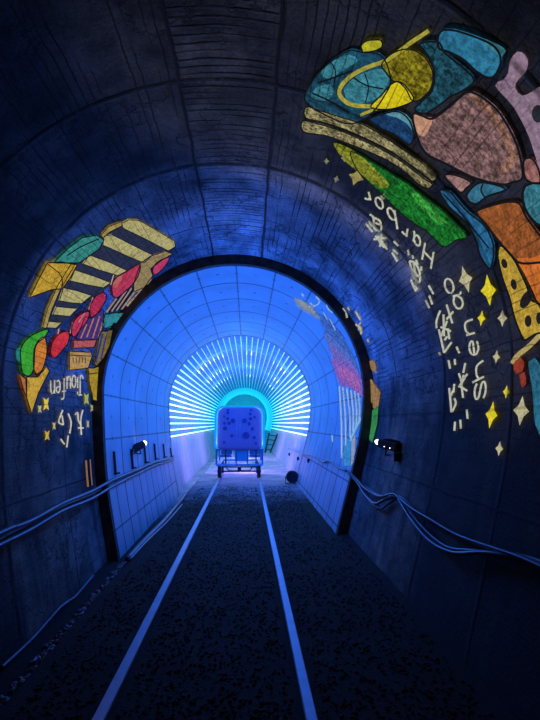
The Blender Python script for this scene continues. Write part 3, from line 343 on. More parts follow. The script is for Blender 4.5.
 ('outline', (16,19,24), 6, 0.2, 'dark line work', 'R6427 3659 -9 14 -2 -38 -10 9 7 -36 -11 2 14 -33 -11 -1 16 -32 -10 -3 18 -31 -11 -4 17 -30 -10 -3 16 -25 -10 -4 17 -25 -10 -4 19 -25 -10 -5 19 -24 -10 -6 19 -23 -9 -6 20 -22 -9 -6 19 -21 -9 -6 20 -20 -8 -7 20 -19 -8 -7 20 -18 -8 -8 21 -17 -8 -8 21 -16 -8 -7 20 -15 -7 -8 19 -13 -7 -8 23 -18 -7 -8 22 -16 -6 -9 21 -13 -6 -8 21 -9 -6 -10 19 -4 -3 -11 22 0 -1 -12 20 9 0 -12 26 6 -1 -12 18 4 -2 -12 21 2 -3 -12 23 0 -2 -11 22 0 -2 -12 21 4 -1 -12 16 8 1 -12 18 14 4 -12 13 20 5 -11 10 24 6 -11 10 28 7 -10 5 24 7 -10 5 28 8 -10 5 30 8 -10 4 31 8 -9 2 31 9 -8 -2 30 9 -6 -5 29 9 -4 -8 29 10 -2 -11 28 10 -1 -13 28 10 0 -13 27 10 0 -13 28 11 0 -14 33 11 0 -15 33 11 1 -15 33 10 1 -16 32 11 2 -17 30 10 3 -16 27 10 4 -17 26 10 4 -18 24 10 5 -19 23 9 7 -22 22 9 8 -21 18 8 9 -22 18 8 11 -24 15 7 13 -24 12 6 14 -25 8 5 16 -26 2 4 18 -23 -6 2 19 -23 -10 1 19 -23 -14 0 19 -23 -16 -1 19 -24 -17 -1 19 -24 -19 -2 19 -25 -22 -2 19 -18 -21 -2 19 -20 -22 -3 19 -21 -22 -3 19 -21 -23 -3 19 -21 -25 -4 18 -19 -26 -4 19 -17 -27 -5 18 -14 -28 -6 18 -9 -29 -7 16 -4 -29 -9 14;R6712 2932 -10 3 12 -19 -8 -3 16 -17 -7 -6 20 -14 -5 -8 18 -3 -4 -10 22 -3 -4 -10 22 -3 -3 -11 20 1 -2 -11 12 7 4 -12 11 25 8 -7 -6 33 9 0 -14 14 8 5 -19 11 6 8 -22 9 6 9 -21 7 5 10 -24 8 4 10 -22 4 3 11 -16 -4 -2 12 -12 -22 -8 8 3 -32 -10 3;R6874 2987 -9 4 11 -23 -9 -1 15 -24 -9 -2 18 -25 -9 -4 19 -23 -8 -4 20 -19 -8 -6 18 -12 -7 -6 19 -11 -6 -7 19 -9 -5 -8 19 -7 -5 -9 19 -4 -4 -9 18 -1 -2 -10 17 2 -1 -11 17 5 -1 -11 18 7 0 -11 16 9 1 -11 16 11 1 -11 14 13 3 -11 12 15 4 -11 12 17 4 -11 12 19 4 -10 11 20 5 -10 8 22 6 -10 6 22 6 -9 5 26 8 -8 2 29 8 -8 1 30 8 -7 -2 30 9 -5 -6 28 10 -4 -9 27 10 -2 -11 27 9 0 -13 26 9 1 -15 24 9 2 -15 20 9 4 -18 21 8 6 -19 17 7 8 -19 8 4 12 -16 -4 -1 14 -13 -18 -5 14 -11 -28 -6 12 -12 -30 -6 13 -12 -26 -5 13 -13 -22 -4 13 -15 -19 -3 13 -15 -18 -2 14 -15 -15 1 13 -21 -1 3 13 -21 -3 0 14 -13 -19 -4 13 -12 -22 -5 12 -12 -24 -6 13 -9 -24 -6 13 -13 -23 -6 12 -10 -22 -7 10 1 -28 -9 4;R6908 3399 -7 13 7 -22 -11 1 15 -25 -10 -3 19 -28 -10 -4 20 -29 -9 -5 19 -28 -9 -5 17 -25 -9 -3 16 -28 -9 -3 16 -28 -10 -3 16 -27 -10 -2 16 -24 -9 -4 16 -17 -8 -6 21 -22 -7 -8 22 -11 -4 -11 21 1 -1 -13 17 13 3 -14 17 19 4 -13 17 22 4 -13 14 21 5 -13 17 24 5 -13 13 26 7 -11 1 28 9 -4 -13 23 9 3 -20 23 8 6 -23 23 8 8 -25 22 7 9 -19 12 7 9 -21 12 7 10 -21 11 6 11 -22 10 6 11 -22 8 5 13 -22 5 5 13 -28 8 4 14 -31 8 4 15 -30 2 3 16 -23 -7 -1 17 -9 -18 -7 13;R7120 2547 -11 -2 17 -13 -10 -7 21 -6 -7 -10 23 -3 -5 -12 27 -1 -4 -13 15 7 -3 -13 17 6 -3 -13 19 6 -3 -13 19 6 -2 -13 19 6 -2 -13 19 6 -2 -13 18 7 -2 -13 17 8 -2 -13 16 7 -2 -12 19 6 -2 -13 18 7 -2 -13 17 8 -2 -13 16 9 -1 -13 14 10 0 -13 13 11 1 -13 10 13 2 -14 13 15 4 -13 10 17 5 -13 8 19 6 -12 4 21 8 -12 1 21 10 -9 -2 22 10 -7 -5 24 11 -6 -7 25 12 -5 -9 23 12 -3 -11 19 12 -2 -15 22 12 2 -18 14 9 8 -21 6 7 11 -17 -4 4 13 -17 -7 2 14 -17 -9 1 15 -17 -10 0 15 -17 -13 -1 16 -13 -15 -2 15 -14 -16 -3 16 -13 -17 -3 15 -14 -17 -3 16 -15 -16 -2 15 -15 -14 -1 15 -15 -13 -1 15 -16 -12 0 15 -17 -11 0 15 -17 -10 1 14 -16 -10 0 15 -15 -11 1 14 -20 -8 2 15 -19 -7 2 14 -15 -11 -2 16 -8 -19 -8 13 0 -24 -10 10 2 -27 -12 8 5 -29 -12 7 9 -26 -12 3 12 -18 -11 -2;R7042 2695 -12 2 17 -10 -9 -8 22 -8 -7 -10 25 -8 -6 -11 26 -5 -5 -12 23 -2 -4 -12 18 4 -1 -13 14 13 4 -13 7 22 8 -12 5 25 7 -12 9 22 5 -14 12 17 3 -14 15 14 2 -14 16 14 2 -14 17 14 1 -14 17 14 1 -14 17 14 1 -14 17 13 2 -14 17 13 1 -14 16 14 2 -15 13 15 3 -14 16 16 2 -14 14 16 4 -14 8 18 7 -12 -1 21 11 -9 -10 20 12 -2 -14 19 11 1 -16 20 11 3 -18 19 11 4 -18 18 11 5 -19 17 11 5 -20 17 10 7 -21 17 10 6 -21 18 11 6 -20 18 11 5 -19 21 11 3 -18 22 12 3 -18 22 12 3 -19 23 12 3 -19 23 11 4 -20 25 11 4 -21 27 12 5 -22 25 11 7 -22 20 11 9 -22 10 8 14 -25 4 5 17 -25 -4 2 19 -19 -15 -3 20 -5 -24 -11 14 10 -24 -13 2 17 -25 -13 -2 19 -27 -13 -3 20 -27 -13 -3 19 -25 -13 -2 17 -22 -12 -2 18 -21 -12 -3 18 -21 -12 -2 15 -23 -12 1 12 -27 -13 5 9 -28 -12 7 7 -30 -12 8 5 -31 -12 9 3 -31 -11 10 2 -30 -10 10 0 -28 -10 11 -3 -29 -9 12 -5 -27 -8 13 -8 -25 -7 13 -8 -25 -7 14 -9 -24 -6 14 -13 -23 -5 14 -17 -21 -5 15 -15 -22 -6 14 -8 -21 -8 12 5 -18 -12 2;R6932 3542 -12 6 16 -22 -10 -8 24 -20 -8 -11 29 -22 -8 -12 31 -22 -8 -11 28 -18 -8 -12 25 -14 -7 -12 25 -14 -7 -12 24 -11 -6 -13 24 -5 -5 -14 22 1 -2 -15 20 8 0 -16 19 14 2 -17 18 19 3 -17 16 23 4 -16 13 25 6 -16 11 29 7 -15 10 33 8 -15 9 36 8 -13 6 36 9 -13 0 34 11 -10 -2 39 11 -8 -7 40 12 -5 -13 31 11 4 -19 14 6 14 -17 -8 0 18 -19 -15 -1 19 -21 -19 -2 19 -23 -20 -2 19 -22 -21 -2 19 -20 -18 -1 19 -23 -12 0 18 -23 -9 1 19 -24 -9 1 19 -23 -12 0 19 -22 -14 0 19 -25 -16 -1 19 -27 -16 -1 19 -24 -20 -3 19 -16 -25 -6 18 0 -25 -12 6;R7204 3226 -17 3 20 -20 -9 -17 34 5 -3 -23 31 10 -3 -23 19 16 -1 -23 18 18 -1 -22 21 12 -6 -19 25 -4 -11 -14 20 -8 -13 -8 22 -17 -14 -6 22 -21 -14 -5 21 -24 -14 -4 21 -24 -14 -4 20 -22 -14 -3 20 -19 -15 -3 21 -24 -15 -2 19 -22 -15 -2 18 -20 -14 -1 18 -19 -14 -2 18 -18 -14 -3 20 -23 -14 -3 19 -23 -14 -3 20 -19 -12 -6 20 -11 -10 -10 20 -1 -6 -15 20 6 -4 -17 19 10 -2 -17 17 11 -2 -18 17 12 -1 -17 16 13 -1 -17 16 14 1 -18 16 14 1 -18 14 15 0 -17 15 15 0 -18 15 15 1 -17 15 16 2 -18 14 18 2 -18 14 19 4 -18 14 19 3 -17 14 20 4 -18 14 21 4 -18 14 22 4 -18 11 21 5 -18 11 21 4 -18 11 21 5 -18 11 22 5 -18 10 22 5 -18 11 23 5 -18 10 23 6 -18 9 24 6 -18 10 24 6 -19 9 25 7 -18 9 25 7 -18 10 27 7 -18 6 26 8 -17 8 27 8 -18 8 28 8 -18 9 29 8 -19 8 29 8 -18 5 29 10 -18 2 28 10 -16 -4 25 13 -12 -8 31 15 -5 -19 24 13 5 -22 19 13 7 -23 19 13 6 -19 18 14 5 -20 17 13 6 -23 17 11 11 -30 21 11 13 -21 1 9 16 -22 1 9 17 -23 2 9 16 -25 3 9 17 -25 3 8 18 -26 3 8 19 -27 2 8 19 -27 0 8 21 -26 -2 6 21 -25 -4 6 22 -24 -7 6 23 -24 -8 5 23 -25 -8 5 23 -25 -10 4 24 -24 -11 4 24 -25 -12 4 25 -24 -13 3 25 -23 -13 3 25 -22 -14 3 25 -21 -16 3 26 -20 -16 3 25 -28 -10 4 25 -27 -10 4 25 -25 -11 4 25 -23 -14 3 26 -21 -17 2 27 -20 -20 1 28 -18 -24 -2 28 -17 -27 -4 28 -13 -31 -6 28 -11 -34 -7 27 -9 -36 -9 26 -8 -39 -10 25 -9 -41 -11 24 -3 -38 -12 23 -5 -41 -12 22 -6 -43 -11 21 -6 -43 -12 21 -5 -44 -13 21 -2 -42 -13 19 0 -39 -13 18 4 -35 -14 17 10 -25 -17 3;R7629 3470 -12 12 14 -22 -10 -9 26 -17 -8 -14 30 -17 -6 -15 30 -12 -6 -16 23 0 -5 -17 25 -1 -4 -17 26 -1 -4 -17 24 2 -3 -18 20 7 -1 -19 10 15 6 -19 0 29 12 -8 -15 39 13 -1 -16 37 13 -3 -11 45 13 -2 -18 31 10 10 -21 -1 2 20 -23 -13 0 22 -27 -16 -1 22 -21 -18 -1 21 -27 -17 -2 22 -26 -20 -2 22 -19 -23 -5 21 -3 -24 -12 12;R7952 2762 -11 9 8 -29 -12 0 19 -20 -9 -8 21 -7 -5 -13 17 8 0 -15 19 14 2 -16 18 17 3 -15 15 20 5 -15 11 21 5 -14 12 22 6 -15 10 24 7 -14 3 24 10 -11 -6 19 11 -2 -15 14 9 7 -21 12 8 10 -24 11 6 12 -24 3 3 15 -19 -8 -1 16 -12 -18 -5 16 -12 -24 -6 16 -11 -28 -7 15 -8 -29 -8 14 -5 -27 -9 13 2 -24 -11 9;R7677 3647 -15 12 17 -32 -12 -12 35 -23 -8 -20 35 -7 -4 -23 19 16 0 -25 18 22 2 -25 19 23 2 -25 20 25 2 -25 19 23 2 -25 19 22 1 -25 20 21 1 -25 21 20 1 -25 22 19 0 -25 24 16 -1 -24 20 15 -2 -23 23 10 -3 -23 23 9 -3 -22 24 8 -3 -22 23 9 -2 -22 21 12 -2 -23 20 14 -1 -24 24 16 0 -24 22 19 1 -24 20 22 2 -24 18 25 3 -24 17 25 4 -24 16 27 4 -24 14 28 5 -24 13 31 6 -24 12 34 7 -23 11 38 8 -23 9 40 9 -22 12 44 9 -22 12 48 10 -22 7 47 11 -20 1 43 13 -17 -11 28 15 1 -18 4 6 22 -21 -11 2 26 -25 -15 1 26 -27 -18 0 27 -25 -21 -2 28 -20 -26 -3 27 -18 -30 -5 27 -15 -35 -6 27 -14 -37 -7 26 -15 -36 -6 26 -19 -34 -4 27 -15 -30 -4 27 -17 -29 -4 27 -18 -28 -3 26 -19 -26 -3 26 -20 -27 -2 27 -21 -25 -2 26 -22 -22 -1 26 -21 -19 1 26 -23 -17 1 26 -24 -16 1 26 -24 -15 1 26 -24 -14 1 25 -24 -15 1 26 -22 -19 -1 27 -19 -23 -2 27 -26 -25 -3 27 -26 -27 -3 27 -24 -29 -4 26 -20 -33 -5 27 -12 -34 -8 25 0 -29 -15 12;R7842 3269 -13 0 18 -28 -13 -4 19 -21 -11 -7 22 -17 -9 -11 26 -16 -8 -13 23 -6 -8 -14 27 -11 -7 -14 28 -11 -7 -15 29 -9 -7 -15 26 -5 -6 -16 20 4 -4 -17 7 14 7 -17 -8 20 13 -3 -16 20 12 3 -19 25 12 5 -22 28 12 5 -23 30 12 6 -22 29 13 4 -20 27 13 2 -18 36 13 0 -16 38 14 -1 -17 37 14 0 -17 30 13 4 -19 18 10 12 -26 9 6 20 -27 -4 2 23 -23 -16 -3 23 -10 -29 -10 20 3 -37 -13 12 9 -43 -14 8 11 -45 -14 5 14 -42 -14 3 16 -33 -13 0;R8074 2868 -15 8 14 -25 -14 1 18 -22 -14 -3 20 -20 -13 -5 22 -16 -11 -9 22 -11 -10 -11 21 -4 -9 -13 22 -4 -7 -14 22 -2 -6 -14 22 1 -5 -16 21 6 -2 -17 20 11 0 -18 12 17 3 -19 12 20 4 -19 13 21 4 -18 13 22 5 -18 12 23 6 -18 11 24 6 -18 9 24 6 -17 6 25 8 -18 2 25 9 -15 0 29 12 -12 -6 31 13 -9 -10 30 14 -5 -14 28 14 -3 -16 25 14 0 -17 18 14 4 -22 18 11 10 -25 10 9 15 -26 4 6 17 -24 -1 6 18 -22 -6 3 20 -20 -12 1 21 -20 -16 0 22 -19 -18 -1 22 -15 -21 -2 22 -15 -22 -3 23 -13 -25 -5 22 -11 -26 -6 21 -9 -29 -8 20 -6 -30 -9 19 -6 -32 -10 18 -2 -33 -12 17 2 -32 -13 13 9 -29 -15 8;R7984 3420 -15 18 15 -32 -17 2 21 -32 -16 -3 24 -34 -15 -5 26 -34 -15 -7 26 -32 -15 -6 24 -28 -15 -6 24 -25 -15 -6 24 -24 -15 -8 24 -22 -14 -8 23 -20 -13 -8 23 -17 -13 -9 22 -12 -13 -10 25 -15 -12 -12 23 -7 -10 -15 21 1 -6 -18 19 9 -2 -21 15 18 2 -22 13 23 4 -22 13 25 4 -23 14 24 4 -22 14 22 2 -23 16 19 0 -22 16 18 0 -22 17 17 -1 -22 18 17 0 -22 19 15 -1 -22 17 16 -1 -21 18 15 -1 -21 19 15 -1 -21 19 15 -1 -22 19 16 -1 -21 20 15 0 -22 19 15 -1 -21 21 13 -1 -21 23 13 -1 -21 21 14 0 -21 19 16 0 -22 13 20 4 -21 3 24 11 -18 -8 26 15 -7 -16 26 15 -1 -20 26 14 4 -21 27 13 4 -22 27 14 5 -22 25 14 5 -22 24 15 5 -23 26 14 6 -23 26 14 7 -24 23 14 9 -24 18 12 12 -23 10 10 16 -24 3 8 21 -22 -8 5 24 -21 -13 3 25 -22 -15 3 26 -24 -14 3 26 -21 -15 3 25 -23 -14 2 26 -23 -14 2 26 -25 -14 2 26 -24 -16 2 26 -24 -17 1 27 -21 -19 0 27 -23 -19 0 28 -23 -20 -1 27 -21 -23 -1 28 -21 -23 -1 28 -20 -24 -1 28 -20 -23 0 28 -25 -17 1 27 -26 -15 1 28 -24 -17 0 28 -15 -25 -6 28 0 -34 -15 18;R8278 3369 -12 -6 31 -27 -7 -17 20 11 -2 -22 21 12 -1 -22 23 11 -1 -21 25 11 -2 -22 24 12 -1 -21 20 13 0 -22 20 16 0 -23 18 19 1 -23 16 20 1 -22 16 20 1 -22 17 18 1 -23 18 18 1 -22 18 17 1 -22 18 17 1 -22 19 18 1 -22 18 18 2 -22 19 19 2 -22 21 21 2 -22 20 21 2 -22 20 19 0 -22 20 14 -4 -19 21 -6 -9 -11 17 -14 -8 -14 33 -11 -4 -18 18 11 -2 -20 20 10 -2 -20 22 9 -2 -20 25 7 -2 -19 26 7 -2 -20 25 8 -1 -20 24 9 -2 -20 22 11 -1 -20 19 12 0 -20 14 16 1 -20 6 18 7 -18 -3 24 13 -4 -19 27 11 7 -26 29 10 9 -26 33 11 7 -20 34 13 -1 -13 39 13 -8 -7 47 13 -10 -7 47 13 -10 -8 43 14 -8 -13 28 13 5 -20 11 5 21 -21 -15 0 24 -26 -16 1 24 -19 -15 1 24 -22 -13 1 24 -25 -14 1 25 -25 -16 0 25 -26 -18 0 25 -18 -22 -2 25 -18 -23 -2 25 -19 -24 -2 26 -19 -25 -2 25 -19 -25 -3 25 -18 -25 -3 25 -19 -24 -2 26 -19 -23 -2 25 -20 -22 -1 26 -20 -23 -1 25 -20 -22 -2 25 -20 -23 -2 26 -19 -24 -3 26 -19 -26 -3 25 -17 -27 -3 25 -17 -28 -4 25 -17 -28 -4 25 -17 -29 -5 25 -15 -29 -5 24 -14 -31 -5 25 -12 -31 -6 24 -7 -31 -8 23 -15 -40 -8 22 -7 -41 -11 20 0 -38 -11 17 5 -22 -12 -6;R6441 3728 -7 -12 19 3 -2 -17 22 13 1 -17 24 17 2 -18 27 18 1 -17 29 16 1 -18 18 15 1 -18 20 14 1 -17 21 14 1 -17 22 14 0 -17 23 13 1 -17 23 12 0 -17 23 13 1 -18 22 13 1 -17 22 12 0 -17 23 10 -1 -17 23 10 0 -17 23 10 0 -17 23 10 0 -17 23 12 0 -17 24 11 1 -17 25 12 0 -17 21 15 1 -17 20 16 2 -17 21 16 1 -17 22 15 2 -17 22 16 1 -17 22 17 2 -18 22 17 2 -17 22 16 1 -18 23 16 1 -18 22 15 1 -17 22 15 1 -17 23 15 1 -18 24 13 0 -17 24 13 1 -17 23 14 1 -18 23 14 0 -17 23 13 0 -17 22 13 0 -18 20 14 1 -18 18 14 1 -17 28 14 1 -18 25 13 1 -17 22 14 2 -17 20 15 1 -17 18 16 2 -17 16 17 2 -17 30 16 2 -17 22 21 3 -18 10 25 8 -13 -3 36 10 2 -24 25 6 14 -20 -8 0 18 -22 -13 -1 18 -27 -14 -1 19 -30 -13 0 18 -19 -13 -1 18 -21 -12 0 18 -23 -12 0 18 -24 -12 0 18 -24 -13 0 18 -24 -13 -1 18 -23 -13 -1 19 -23 -14 -1 18 -22 -15 -1 18 -22 -15 -1 18 -23 -15 -1 19 -23 -15 -1 19 -24 -15 -1 18 -24 -14 -1 19 -22 -14 -1 19 -23 -13 0 18 -24 -12 0 19 -24 -14 0 19 -25 -13 0 18 -24 -12 -1 18 -24 -12 0 18 -25 -13 0 18 -24 -14 -1 18 -24 -14 -1 19 -24 -14 -1 19 -24 -15 -1 19 -24 -15 -1 18 -24 -15 -1 19 -24 -14 0 18 -24 -14 -1 19 -23 -15 0 19 -24 -15 0 19 -24 -14 -1 19 -23 -13 0 18 -23 -14 -1 19 -22 -15 0 19 -22 -15 0 19 -20 -15 0 19 -27 -12 0 19 -26 -11 1 19 -25 -11 0 19 -22 -13 0 19 -18 -18 -2 19 -10 -23 -7 16 -5 -41 -10 9 4 -48 -11 3 13 -42 -11 -2 19 -21 -7 -12;R6438 3915 -7 -13 19 5 -2 -19 22 11 0 -19 26 15 1 -19 28 16 0 -19 29 17 1 -19 28 13 1 -19 21 15 0 -19 22 15 0 -19 23 15 0 -19 23 14 0 -19 24 13 0 -19 24 14 0 -18 24 14 0 -19 24 15 0 -19 24 14 1 -19 24 15 1 -19 24 15 1 -19 24 15 1 -18 25 14 0 -19 25 14 1 -19 24 14 1 -19 24 15 1 -19 24 13 0 -19 25 13 0 -19 25 13 0 -19 25 13 0 -19 24 13 0 -18 24 12 1 -19 23 13 0 -19 23 14 0 -19 25 14 1 -18 24 14 1 -19 23 14 1 -18 23 15 1 -19 23 16 1 -19 22 15 1 -18 23 14 1 -19 24 14 1 -18 24 14 1 -18 24 15 1 -19 24 14 1 -19 23 14 1 -19 22 14 0 -18 20 13 0 -18 31 7 0 -18 27 5 -1 -18 22 9 1 -18 10 16 8 -16 -1 40 11 -1 -23 40 8 10 -20 5 4 16 -22 1 3 17 -26 -1 2 18 -28 -6 1 19 -20 -16 -1 20 -20 -18 -2 19 -21 -20 -2 20 -22 -20 -2 20 -23 -20 -2 19 -24 -17 -1 19 -22 -16 -1 19 -23 -15 -1 20 -23 -15 -1 19 -24 -15 -1 19 -25 -14 0 19 -26 -13 0 20 -26 -12 0 19 -23 -13 0 19 -24 -12 0 20 -24 -11 0 19 -25 -10 0 19 -25 -11 0 20 -25 -12 0 20 -25 -11 0 19 -25 -11 0 20 -25 -12 0 20 -26 -13 0 20 -27 -13 0 20 -26 -12 0 20 -26 -13 0 20 -25 -14 -1 20 -24 -15 0 20 -23 -14 0 20 -27 -15 -1 21 -24 -17 0 20 -23 -18 0 21 -23 -17 0 20 -24 -14 0 20 -27 -13 0 20 -24 -12 1 20 -27 -8 2 19 -30 -6 2 20 -30 -6 2 20 -29 -10 1 21 -25 -13 0 21 -21 -17 -1 20 -13 -22 -6 19 -13 -43 -9 13 1 -53 -12 5 13 -47 -11 -3 21 -24 -7 -13;R6891 4039 -9 -6 15 0 -2 -17 18 10 0 -17 22 13 0 -18 26 16 1 -18 27 17 2 -18 28 15 1 -18 27 16 1 -18 25 15 1 -18 23 14 1 -18 23 13 1 -18 24 13 1 -18 24 14 0 -18 24 14 1 -18 24 12 0 -18 24 12 0 -17 23 11 0 -17 26 11 0 -18 26 9 0 -18 26 9 -1 -18 26 9 -1 -18 25 9 0 -17 23 10 0 -18 23 9 1 -17 25 10 1 -18 24 12 1 -17 24 12 0 -17 23 11 1 -17 23 11 0 -17 22 10 0 -17 26 9 -1 -17 25 7 0 -17 24 7 -1 -17 24 6 -1 -16 25 7 -1 -17 25 7 0 -16 25 6 -1 -17 25 6 0 -17 25 7 0 -17 25 7 0 -16 22 8 0 -16 23 8 0 -17 23 8 0 -16 22 8 0 -16 22 9 0 -16 21 9 0 -16 26 6 0 -17 27 5 0 -16 25 6 0 -16 19 13 2 -17 7 20 8 -12 -8 29 9 2 -20 35 8 6 -23 41 8 6 -21 44 9 2 -13 41 9 -1 -11 48 9 -2 -11 50 10 -1 -15 44 10 3 -18 29 7 12 -26 16 3 17 -31 1 1 19 -31 -8 0 20 -27 -9 0 20 -28 -10 -1 20 -25 -13 0 20 -32 -6 1 20 -22 -7 2 20 -25 -3 2 19 -26 -1 2 20 -27 -1 1 20 -27 -4 1 20 -26 -5 1 20 -27 -7 1 21 -27 -8 0 20 -26 -11 0 21 -27 -12 0 21 -27 -13 0 21 -26 -15 -1 22 -26 -19 -1 21 -25 -21 -2 21 -24 -22 -2 22 -25 -22 -2 21 -25 -25 -2 21 -27 -23 -2 21 -24 -22 -2 21 -25 -22 -2 21 -26 -24 -2 21 -26 -24 -2 21 -26 -24 -3 21 -24 -25 -3 20 -24 -28 -3 21 -22 -27 -4 20 -22 -27 -3 21 -23 -27 -3 20 -21 -29 -4 20 -20 -31 -4 19 -18 -33 -5 19 -15 -36 -6 18 -19 -45 -7 16 -19 -52 -8 16 -17 -53 -7 14 -12 -50 -8 13 -2 -43 -10 9 10 -24 -9 -6'),
]
